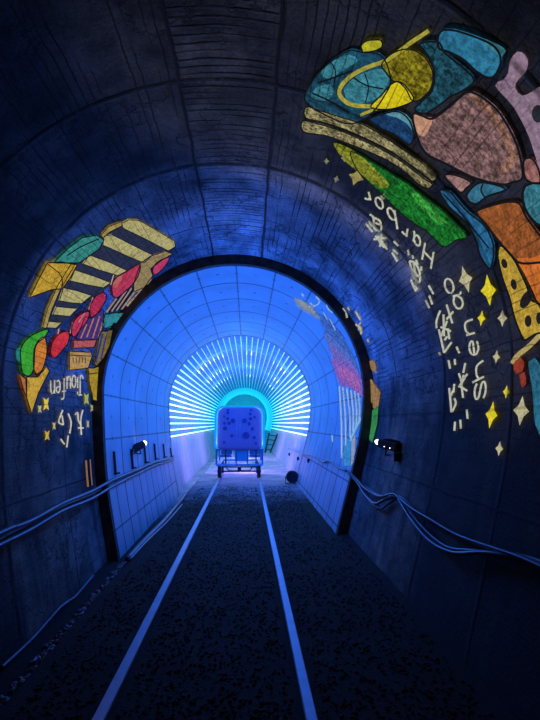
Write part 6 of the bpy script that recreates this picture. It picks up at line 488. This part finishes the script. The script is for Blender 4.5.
# ground: ballast bed with a shallow ditch along the left wall
def ground_z(x, y):
    z = -.055
    if x < -1.38: z -= .30*min(1.0, (-1.38-x)/.22)**1.3
    if x > 1.2: z += .05*min(1.0, (x-1.2)/.3)
    return z + .012*noise.noise(Vector((x*3, y*3, 0)))
vs = []; fs = []; NX, NY = 56, 150
for j in range(NY+1):
    y = -3.0+43.0*(j/NY)**1.5
    for i in range(NX+1):
        x = -2.15+3.9*i/NX; vs.append((x, y, ground_z(x, y)))
for j in range(NY):
    for i in range(NX):
        a = j*(NX+1)+i; fs.append((a, a+1, a+NX+2, a+NX+1))
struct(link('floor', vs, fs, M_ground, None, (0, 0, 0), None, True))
# far end of the tunnel
vs = [wall_pt(S_END*i/60, 39.9, 0) for i in range(61)]
struct(link('wall_back', vs, [tuple(range(61))], plain('far_wall', (.35, .55, .6), .8)))
# loose stones of the ballast (nobody could count them)
T = (1+5**.5)/2
ICO = [Vector(v).normalized() for v in ((-1,T,0),(1,T,0),(-1,-T,0),(1,-T,0),(0,-1,T),(0,1,T),(0,-1,-T),(0,1,-T),(T,0,-1),(T,0,1),(-T,0,-1),(-T,0,1))]
ICOF = [(0,11,5),(0,5,1),(0,1,7),(0,7,10),(0,10,11),(1,5,9),(5,11,4),(11,10,2),(10,7,6),(7,1,8),(3,9,4),(3,4,2),(3,2,6),(3,6,8),(3,8,9),(4,9,5),(2,4,11),(6,2,10),(8,6,7),(9,8,1)]
RAIL_L, RAIL_R = -.785, .353
def stones(name, n, fx, fy, r0, r1, mat, label, cat):
    vs = []; fs = []
    for _ in range(n):
        x, y = fx(), fy()
        if min(abs(x-RAIL_L), abs(x-RAIL_R)) < .075 or (x > 1.12 and y > 7.5) or (x < -1.18 and y > 6.2 and r1 < .03): continue
        r = random.uniform(r0, r1); sx, sy, sz = [r*random.uniform(.7, 1.3) for _ in range(3)]
        rot = Matrix.Rotation(random.uniform(0, 6.28), 3, 'Z') @ Matrix.Rotation(random.uniform(-.6, .6), 3, 'X')
        c = Vector((x, y, ground_z(x, y)+sz*.25)); b = len(vs)
        vs += [c + rot @ Vector((v.x*sx*random.uniform(.8, 1.2), v.y*sy*random.uniform(.8, 1.2), v.z*sz*.7)) for v in ICO]
        fs += [tuple(i+b for i in f) for f in ICOF]
    o = link(name, vs, fs, mat); o['kind'] = 'stuff'; o['label'] = label; o['category'] = cat
    return o
M_stone = plain('ballast_stone', (.034, .024, .008), .85, var=.8, scale=25)
stones('ballast_stones', 11000, lambda: random.uniform(-1.30, 1.36), lambda: 2.4+11.2*random.random()**1.7, .006, .014, M_stone, 'dark crushed stone ballast around the rails', 'gravel')
M_rub = plain('ditch_rubble', (.22, .22, .25), .5, var=.7, scale=20)
stones('ditch_rubble', 420, lambda: random.uniform(-1.72, -1.46), lambda: random.uniform(3.4, 7.5), .012, .035, M_rub, 'pale rubble lying in the ditch along the left wall', 'rubble')
# ------------------------------------------------------------------ rails
M_rail = plain('worn_rail_steel', (.34, .46, .62), .42, .35, var=.12, scale=6)
RP = [(-.055,-.13),(.055,-.13),(.055,-.118),(.012,-.1),(.010,-.042),(.032,-.03),(.033,-.006),(.027,0),(-.027,0),(-.033,-.006),(-.032,-.03),(-.010,-.042),(-.012,-.1),(-.055,-.118)]
for nm, xr, lab in (('rail', RAIL_L, 'left steel rail running from the foreground to the rail cart'), ('rail', RAIL_R, 'right steel rail running from the foreground to the rail cart')):
    m = MB(); ys = [-2.5+42.0*k/24 for k in range(25)]
    n = len(RP); vv = []; ff = []
    for y in ys: vv += [(xr+a, y, b) for a, b in RP]
    for j in range(len(ys)-1):
        for k in range(n): ff.append((j*n+k, j*n+(k+1) % n, (j+1)*n+(k+1) % n, (j+1)*n+k))
    ff.append(tuple(range(n))); m.add(vv, ff)
    tag(m.build(nm, M_rail, loc=(xr, 0, 0)), lab, 'rail', 'rails of the track')
# ------------------------------------------------------------------ light tubes
def tube_mat():
    n = N('light_tube'); p, x, y, z = n.pos()
    far = n.rng(y, 19.0, 34.0, 0.0, 1.0)
    c = n.mix(far, (.30, .80, 1.0), (.03, .75, .95))
    bead = n.math('MAXIMUM', n.math('MAXIMUM', n.at(y, 17.6, .35, .9), n.math('MULTIPLY', n.at(y, 21.8, .5, .9), .9)), n.math('MULTIPLY', n.at(y, 26.0, .6, .9), .8))
    bead = n.math('MULTIPLY', bead, n.rng(n.noise(n.comb(x, 0.0, z), 1.1, 2), .47, .58, 0.0, 1.0))
    low = n.rng(z, 2.1, 3.3, 1.0, 0.0)
    st = n.math('ADD', n.math('ADD', TUBE_BASE, n.math('MULTIPLY', low, TUBE_LOW)), n.math('MULTIPLY', bead, TUBE_BEAD))
    c = n.mix(n.math('MULTIPLY', n.math('MAXIMUM', bead, n.math('MULTIPLY', low, .6)), n.math('SUBTRACT', 1.0, far)), c, (.75, .95, 1.0))
    n.set(Base_Color=(.1, .2, .3), Roughness=.4, Emission_Color=c, Emission_Strength=st)
    return n.m
TUBE_BASE, TUBE_LOW, TUBE_BEAD = 0.8, 1.4, 3.0
M_tube = tube_mat()
m = MB(); m.tube([(0, 14.3+21.3*k/12, 0) for k in range(13)], 1.0, 6)
me_src = m.build('light_tube', M_tube); tube_me = me_src.data; bpy.data.objects.remove(me_src)
for v in tube_me.vertices: v.co.x *= .012; v.co.z *= .012
NT = 47
ORD = ['lowest','second','third','fourth','fifth','sixth','seventh','eighth','ninth','tenth','eleventh','twelfth','thirteenth','fourteenth','fifteenth','sixteenth','seventeenth','eighteenth','nineteenth','twentieth','twenty-first','twenty-second','twenty-third']
for i in range(NT):
    s = 1.71+(9.87-1.71)*i/(NT-1)
    p = wall_pt(s, 0, .14)
    o = bpy.data.objects.new('light_tube', tube_me); col.objects.link(o); o.location = (p.x, 0, p.z)
    k = min(i, NT-1-i); w = 1.85 if k < 11 else (1.85-.15*(k-11) if k < 16 else 1.05)
    o.scale = (w, 1, w)
    side = 'left' if i < NT//2 else 'right'
    lab = 'glowing light tube at the very top of the arched fan' if k == NT//2 else ('lowest glowing white tube on the %s side of the light fan' % side if k == 0 else 'glowing light tube, %s counted up from the lowest on the %s side' % (ORD[k], side))
    tag(o, lab, 'light tube', 'light tubes lining the far tunnel vault')
# cyan hoops closing the far end of the light vault
M_hoop = plain('cyan_glow', (.1, .5, .5), .5, emit=(.01, .62, .85), es=.75)
for k, (y, lab) in enumerate(((36.2, 'nearest glowing cyan hoop arching behind the rail cart'), (37.6, 'middle glowing cyan hoop at the tunnel end'), (39.0, 'farthest glowing cyan hoop at the tunnel end'))):
    m = MB(); m.tube([wall_pt(1.5+(10.1-1.5)*i/40, y, .25) for i in range(41)], .15, 8)
    tag(m.build('light_hoop', M_hoop, loc=(CX0, y, 1.2)), lab, 'light hoop', 'cyan hoops at the far end')
# ------------------------------------------------------------------ the rail cart
cart = thing('rail_cart', 'boxy blue rail cart with a dark-spotted back panel standing on the track', 'rail cart', (-.215, 15.3, 0))
M_back = plain('cart_blue', (.40, .27, .62), .6, var=.08)
M_canopy = plain('cart_canopy', (.10, .50, .85), .4, var=.08, emit=(.0, .35, 1.0), es=.55)  # emission stands in for light shining through the shell from behind
M_spot = plain('cart_spot', (.10, .09, .34), .6)
M_frame = plain('cart_frame', (.10, .22, .55), .5, .2)
M_dark = plain('dark_steel', (.03, .032, .045), .5, .3)
def rrect(x0, x1, z0, z1, rt, rb, n=6):
    P = []
    for cx, cz, r, a0 in ((x1-rb, z0+rb, rb, -90), (x1-rt, z1-rt, rt, 0), (x0+rt, z1-rt, rt, 90), (x0+rb, z0+rb, rb, 180)):
        for k in range(n+1):
            a = math.radians(a0+90*k/n); P.append((cx+r*math.cos(a), cz+r*math.sin(a)))
    return P
XL, XR, ZB, ZT = -.93, .51, .82, 2.06
def ring_prism(outer, inner, y0, y1):
    n = len(outer); m = MB()
    vs = [(x, y0, z) for x, z in outer]+[(x, y0, z) for x, z in inner]+[(x, y1, z) for x, z in outer]+[(x, y1, z) for x, z in inner]
    fs = []
    for k in range(n):
        j = (k+1) % n
        fs += [(k, j, n+j, n+k), (2*n+k, 3*n+k, 3*n+j, 2*n+j), (k, 2*n+k, 2*n+j, j), (n+k, n+j, 3*n+j, 3*n+k)]
    return m.add(vs, fs)
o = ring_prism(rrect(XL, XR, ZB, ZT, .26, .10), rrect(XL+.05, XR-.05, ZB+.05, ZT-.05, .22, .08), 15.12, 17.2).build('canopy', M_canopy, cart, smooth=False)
o['label'] = 'canopy shell with a painted cyan backlight glow'
# domed back panel
prof = [(0.0, 15.02), (.035, 15.03), (.06, 15.06), (.075, 15.13)]
m = MB(); rings = []
vs = []; fs = []
base = rrect(XL+.13, XR-.13, ZB+.02, ZT-.09, .22, .10)
cxp, czp = (XL+XR)/2, (ZB+ZT)/2; n = len(base)
for g, y in ((.55, 15.0), (.93, 15.01), (1.0, 15.035), (1.06, 15.09), (1.075, 15.16)):
    vs += [(cxp+(x-cxp)*g, y, czp+(z-czp)*g) for x, z in base]
for r in range(4):
    for k in range(n): fs.append((r*n+k, r*n+(k+1) % n, (r+1)*n+(k+1) % n, (r+1)*n+k))
fs.append(tuple(range(n))); fs.append(tuple(range(5*n-1, 4*n-1, -1)))
back = MB().add(vs, fs).build('back_panel', M_back, cart, smooth=True)
def pxz(px, py):  # photo offsets of the panel's markings, in panel units
    return cxp+(px-255)/7.2*.0290, 1.44-(py-250)/7.2*.0292
for px, py, r in ((172,130,.036),(170,150,.042),(145,175,.034),(170,190,.045),(207,205,.068),(180,222,.052),(147,222,.045),(152,258,.058),(290,205,.07),(322,225,.052),(332,190,.05),(330,157,.042),(345,262,.052),(300,308,.105),(200,310,.05),(360,180,.036),(145,355,.036),(358,322,.045),(370,362,.038),(335,130,.034)):
    x, z = pxz(px, py)
    MB().tube([(x, 14.985, z), (x, 15.05, z)], r, 14).build('spot', M_spot, cart).parent = back
for x0 in (235, 258):
    x, z = pxz(x0, 265); z2 = .36
    MB().tube([(x, 15.01, z+.22), (x, 14.965, z+.19), (x, 14.965, z-.19), (x, 15.01, z-.22)], .013, 8).build('grab_bar', plain('bar_blue', (.3, .4, .8), .4) if x0 == 235 else bpy.data.materials['bar_blue'], cart, smooth=True).parent = back
# underside: seat legs, window opening, chassis
for x in (XL+.06, XR-.06):
    for y in (15.2, 17.0): MB().box((x, y, .60), (.05, .05, .46), bev=.006).build('corner_post', M_frame, cart)
MB().box((cxp, 15.2, .80), (1.3, .05, .05), bev=.006).build('cross_bar', M_frame, cart)
for x in (-.60, -.30, .02, .26):
    MB().box((x, 15.12, .58), (.04, .04, .46), bev=.006).build('seat_leg', M_dark if x in (-.60, .26) else M_frame, cart)
M_glow = plain('pale_cyan_panel', (.10, .55, .85), .35, var=.1)
MB().box((cxp+.06, 15.3, .62), (.40, .03, .32), bev=.01).build('seat_back', M_glow, cart)
for x in (cxp-.40, cxp+.46):
    m = MB(); m.box((x, 15.75, .60), (.34, .5, .07), bev=.02); m.box((x, 15.98, .74), (.34, .07, .30), bev=.02)
    m.build('seat', M_frame, cart)
m = MB(); m.box((cxp, 15.1, .375), (1.32, .10, .06), bev=.01); m.box((cxp, 17.1, .375), (1.32, .10, .06), bev=.01)
for x in (XL+.12, XR-.12): m.box((x, 16.1, .375), (.07, 2.0, .07), bev=.01)
m.build('chassis', plain('chassis_blue', (.25, .45, .8), .45, .2), cart)
for yw in (15.32, 16.85):
    for xw in (RAIL_L, RAIL_R):
        wl = MB()
        sgn = 1 if xw == RAIL_L else -1
        wl.tube([(xw-.045*sgn, yw, .175), (xw+.028*sgn, yw, .175)], .175, 24)
        wl.tube([(xw+.036*sgn, yw, .175), (xw+.055*sgn, yw, .175)], .198, 24)
        wo = wl.build('wheel', M_dark, cart)
        MB().tube([(xw-.06*sgn, yw, .175), (xw+.07*sgn, yw, .175)], .05, 12).build('hub', M_frame, cart).parent = wo
    MB().tube([(RAIL_L, yw, .175), (RAIL_R, yw, .175)], .022, 10).build('axle', M_dark, cart, smooth=True)
m = MB(); m.tube([(cxp-.36, 15.05, .30), (cxp-.30, 15.03, .22), (cxp+.30, 15.03, .22), (cxp+.36, 15.05, .30)], .018, 8); m.box((cxp, 15.03, .27), (.10, .10, .12), bev=.012)
m.build('coupling', M_dark, cart)
# ------------------------------------------------------------------ wall fittings
M_pipe = plain('grey_conduit', (.10, .11, .14), .4, .2, var=.15)
M_cable = plain('dark_cable', (.05, .052, .06), .38, 0, var=.2)
M_black = plain('black_housing', (.012, .012, .014), .4, var=.2)
M_lens = plain('bright_lens', (.8, .8, .8), .2, emit=(1.0, .95, .85), es=4.0)
def wall_run(pts, off, r, name, mat, label, cat, group, lift=None, wob=0):
    P = []
    for k, (s, y) in enumerate(pts):
        o_ = lift if lift is not None and y > 7.5 else off
        P.append(wall_pt(s, y, o_ + wob*math.sin(k*1.7)))
    P = smooth_path(P, 4)
    m = MB(); m.tube(P, r, 8)
    return tag(m.build(name, mat, loc=tuple(P[len(P)//2]), smooth=True), label, cat, group)
wall_run([(1.17, 2.2), (1.18, 3.4)] + CAB_LU, .19, .021, 'conduit', M_pipe, 'upper grey conduit running along the left wall', 'conduit', 'conduits on the left wall')
wall_run([(1.09, 2.2), (1.10, 3.4)] + CAB_LL, .19, .021, 'conduit', M_pipe, 'lower grey conduit running along the left wall', 'conduit', 'conduits on the left wall')
wall_run([(1.11, 2.2), (1.11, 3.4)] + CAB_LM, .08, .018, 'conduit', M_cable, 'dark conduit behind the grey pair, ending before the lining', 'conduit', 'conduits on the left wall')
for i, c in enumerate(CAB_RC):
    wall_run(c, (.03, .09, .06, .12)[i], (.014, .017, .013, .012)[i], 'cable', M_cable,
             ('top cable of the drooping bundle on the right wall', 'lowest sagging cable of the bundle on the right wall', 'cable sagging just above the lowest of the right wall bundle', 'thin cable between the others of the right wall bundle')[i], 'cable', 'cables drooping on the right wall', lift=.17)
wall_run(CAB_RL[:-1], .165, .016, 'cable', M_pipe, 'pale wavy cable clipped along the panelled lining on the right', 'cable', None)
wall_run(CAB_FL, .05, .018, 'conduit', M_pipe, 'thin conduit along the foot of the left wall near the camera', 'conduit', None)
for L, r, lab in ((FL2, .030, 'conduit on the floor at the foot of the left lining'), (FL2B, .018, 'thinner conduit on the ditch floor beside the lining')):
    P = smooth_path([(x, y, max(z, ground_z(x, y)+r)) for x, y, z in L], 6); m = MB(); m.tube(P, r, 8)
    tag(m.build('conduit', M_pipe, loc=tuple(P[len(P)//2]), smooth=True), lab, 'conduit')
ordn = ('nearest', 'second nearest', 'third nearest', 'fourth nearest', 'fifth nearest', 'farthest')
for i, (s0, s1, y) in enumerate(((1.28, 1.64, 8.15), (1.26, 1.56, 9.35), (1.27, 1.59, 10.52), (1.26, 1.62, 11.64), (1.22, 1.57, 12.85), (1.17, 1.42, 13.95))):
    b = thing('cable_bracket', 'dark upright cable bracket on the left lining, %s of six' % ordn[i], 'bracket', wall_pt((s0+s1)/2, y, .15), 'cable brackets on the left lining')
    m = MB(); m.tube([wall_pt(s0, y, .155), wall_pt(s1, y, .155)], .02, 6); m.build('upright', M_dark, b)
    m = MB(); m.tube([wall_pt(s0+.02, y, .13), wall_pt(s0+.02, y, .22)], .014, 6); m.build('hook', M_dark, b)
g = thing('cable_guard', 'narrow upright cable guard with amber light painted on its edges above the left conduits', 'cable guard', wall_pt(1.4, 7.25, .02))
M_amber = plain('amber_lit_edge', (.5, .35, .15), .5, emit=lin((205, 150, 70)), es=.35)  # amber light on the strips painted as emission; they are no lamp
for dy_, w in ((7.19, .012), (7.37, .009)):
    m = MB(); m.tube([wall_pt(1.235, dy_, .02), wall_pt(1.40, dy_, .02), wall_pt(1.585, dy_, .02)], w, 6); m.build('edge_strip', M_amber, g)
m = MB(); m.tube([wall_pt(1.235, 7.28, .012), wall_pt(1.40, 7.28, .012), wall_pt(1.585, 7.28, .012)], .03, 4); m.build('guard_plate', M_dark, g)
# the two wall projectors
def projector(label, front, rear, base, w, lens_r):
    F, R_, B = Vector(front), Vector(rear), Vector(base)
    t = thing('projector', label, 'projector', B, 'wall projectors')
    d = (F-R_).normalized(); side = d.cross(Vector((0, 0, 1))).normalized(); up = side.cross(d)
    rot = Matrix((side, d, up)).transposed(); L = (F-R_).length; C = (F+R_)/2
    m = MB(); m.box(C, (w, L, w*.8), rot, .012)
    for k in range(5): m.box(C+up*w*.42+d*(L*(-.3+.13*k)), (w*.85, .012, .02), rot)
    m.build('housing', M_black, t)
    m = MB(); m.tube([F-d*.02, F+d*.03], lens_r*1.4, 16); bar = m.build('barrel', M_black, t, smooth=True)
    m = MB(); m.tube([F+d*.03, F+d*.07, F+d*.10], [lens_r*1.15, lens_r*1.05, lens_r*.5], 16); m.build('lens', M_lens, t).parent = bar
    m = MB(); m.tube([C+side*w*.55, C+side*w*.55-up*w*.9, C-side*w*.55-up*w*.9, C-side*w*.55], .012, 6); m.tube([C-up*w*.9, B], .016, 8)
    m.build('bracket', M_dark, t)
    m = MB(); m.box(B, (.10, .10, .10), None, .01); m.build('mount_plate', M_black, t)
    return t
projector('black projector with a lit lens on a bracket on the left lining', PL_F, PL_R, PL_B, .13, .045)
tR = projector('black projector on a bracket low on the right wall before the lining', PR_F, PR_R, PR_B, .13, .03)
C = (Vector(PR_F)+Vector(PR_R))/2
for k, dx in enumerate((0.02, -.07)):
    d = (Vector(PR_F)-Vector(PR_R)).normalized()
    m = MB(); q = C+d*dx+Vector((-.068, -.02, -.02)); m.box(q, (.006, .016, .007)); m.build('status_light', bpy.data.materials['bright_lens'], tR)
# clips of the pale cable
for k, (s, y) in enumerate(((10.62, 17.8), (10.57, 14.9), (10.46, 12.6))):
    m = MB(); m.box(wall_pt(s, y, .15), (.06, .10, .09), None, .012)
    tag(m.build('cable_clip', M_dark, loc=tuple(wall_pt(s, y, .15))), 'small dark cable clip on the right wall, %s of three' % ('farthest', 'middle', 'nearest')[k], 'cable clip', 'clips of the pale cable')
# ------------------------------------------------------------------ things standing by the right wall
fl = thing('floor_lamp', 'round black drum lamp standing on the ballast by the right wall', 'lamp', (1.20, 14.0, -.03))
m = MB(); m.tube([(1.20, 13.92, .15), (1.20, 13.95, .15), (1.20, 14.12, .15), (1.20, 14.2, .15)], [.155, .165, .16, .10], 20); m.build('drum', M_black, fl, smooth=False)
m = MB(); m.tube([(1.20, 13.905, .15), (1.20, 13.925, .15)], .13, 20); m.build('front_glass', plain('dark_glass', (.02, .02, .04), .15), fl)
m = MB(); m.tube([(1.03, 14.02, .16), (1.02, 14.02, -.02), (1.38, 14.02, -.02), (1.37, 14.02, .16)], .014, 6); m.build('stand', M_black, fl)
ld = thing('ladder', 'dark metal ladder frame leaning against the far right wall', 'ladder', (1.35, 27.5, 0))
A0, A1 = Vector((1.24, 28.0, .0)), Vector((1.66, 28.4, .98))
B0, B1 = Vector((.97, 28.0, .0)), Vector((1.20, 28.4, 1.02))
for a, b in ((A0, A1), (B0, B1)):
    m = MB(); m.tube([a, b], .045, 8); m.build('side_rail', M_dark, ld)
for k in range(4):
    f = .15+.25*k; m = MB(); m.tube([A0.lerp(A1, f), B0.lerp(B1, f)], .025, 8); m.build('rung', M_dark, ld)
# ------------------------------------------------------------------ the pictures thrown on the walls
def decode(t):
    v = [int(x) for x in t.split()]; out = []; a = b = 0
    for i in range(0, len(v), 2):
        a += v[i]; b += v[i+1]; out.append((a/1000, b/1000))
    return out
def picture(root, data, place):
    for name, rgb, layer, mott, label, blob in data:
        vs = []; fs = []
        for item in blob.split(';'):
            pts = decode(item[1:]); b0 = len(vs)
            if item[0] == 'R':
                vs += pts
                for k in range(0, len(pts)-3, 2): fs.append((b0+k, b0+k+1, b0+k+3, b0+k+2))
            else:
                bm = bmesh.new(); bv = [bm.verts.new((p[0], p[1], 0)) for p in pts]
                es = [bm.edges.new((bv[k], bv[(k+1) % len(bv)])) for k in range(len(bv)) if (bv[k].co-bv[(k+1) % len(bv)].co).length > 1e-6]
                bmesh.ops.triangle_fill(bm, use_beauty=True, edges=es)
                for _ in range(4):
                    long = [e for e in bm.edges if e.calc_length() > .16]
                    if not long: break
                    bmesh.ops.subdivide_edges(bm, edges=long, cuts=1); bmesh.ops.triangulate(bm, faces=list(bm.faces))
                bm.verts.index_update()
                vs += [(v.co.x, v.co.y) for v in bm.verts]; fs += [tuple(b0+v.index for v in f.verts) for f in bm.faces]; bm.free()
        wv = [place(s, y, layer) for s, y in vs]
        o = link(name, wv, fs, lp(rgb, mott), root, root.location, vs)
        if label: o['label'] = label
def on_wall(s, y, layer):
    d = .004 + .0022*layer
    if y <= 7.63: return wall_pt(s, y, d)
    return wall_pt(s, 7.633 - .5*d, max(d, y-8.0))       # front face of the rim
def on_lining(s, y, layer):
    return wall_pt(s, y, .134 + .0022*layer)
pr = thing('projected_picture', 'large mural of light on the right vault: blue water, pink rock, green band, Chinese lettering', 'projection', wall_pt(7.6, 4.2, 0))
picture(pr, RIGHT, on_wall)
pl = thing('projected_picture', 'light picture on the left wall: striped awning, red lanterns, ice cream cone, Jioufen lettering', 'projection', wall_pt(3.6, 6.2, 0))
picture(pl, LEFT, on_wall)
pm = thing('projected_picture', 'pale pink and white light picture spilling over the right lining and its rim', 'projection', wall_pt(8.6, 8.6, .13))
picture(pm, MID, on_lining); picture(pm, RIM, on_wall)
# ------------------------------------------------------------------ light
def lamp(name, kind, loc, rgb, power, size=.3, rot=None, **k):
    d = bpy.data.lights.new(name, kind); d.color = rgb; d.energy = power
    if kind == 'POINT': d.shadow_soft_size = size
    if kind == 'AREA': d.shape = 'DISK'; d.size = size
    for a, v in k.items(): setattr(d, a, v)
    o = bpy.data.objects.new(name, d); col.objects.link(o); o.location = loc
    if rot: o.rotation_euler = rot
    return o
BLUE = (.012, .15, 1.0)
for y, p in BLUE_FILLS: lamp('blue_fill', 'POINT', (-.12, y, 2.3), BLUE, p, .35)  # unseen fill lights, added to turn lining and rough vault blue
lamp('cyan_fill', 'POINT', (-.12, 38.2, 2.0), (.0, .75, 1.0), 60.0, .3)  # unseen fill light, added to brighten the end wall
for y, z, c, p in LAV: lamp('vault_fill', 'POINT', (-.12, y, z), c, p, .3)  # unseen fills, added to colour the far vault, low walls and floor
lamp('stray_projector_light', 'SPOT', (-1.3, 5.6, 1.2), (1.0, .93, .85), SPILL, rot=(Vector((1.2, 3.0, 3.6))-Vector((-1.3, 5.6, 1.2))).to_track_quat('-Z', 'Y').to_euler(), spot_size=math.radians(75), spot_blend=.8, shadow_soft_size=.1)
w = bpy.data.worlds.new('World'); bpy.context.scene.world = w; w.use_nodes = True
w.node_tree.nodes['Background'].inputs[0].default_value = (.75, .8, 1.0, 1); w.node_tree.nodes['Background'].inputs[1].default_value = WORLD
# ------------------------------------------------------------------ camera
cam = bpy.data.cameras.new('camera'); co = bpy.data.objects.new('camera', cam); col.objects.link(co)
co.location = (0, 0, CAM_Z); co.rotation_euler = (math.radians(90+6.9079), 0, math.radians(-2.5142))
cam.sensor_fit = 'VERTICAL'; cam.sensor_height = 24.0; cam.lens = 24.0*520/720; cam.clip_end = 200; cam.clip_start = .05
bpy.context.scene.camera = co
vs_ = bpy.context.scene.view_settings; vs_.view_transform = 'Standard'; vs_.look = 'None'; vs_.exposure = 0.0
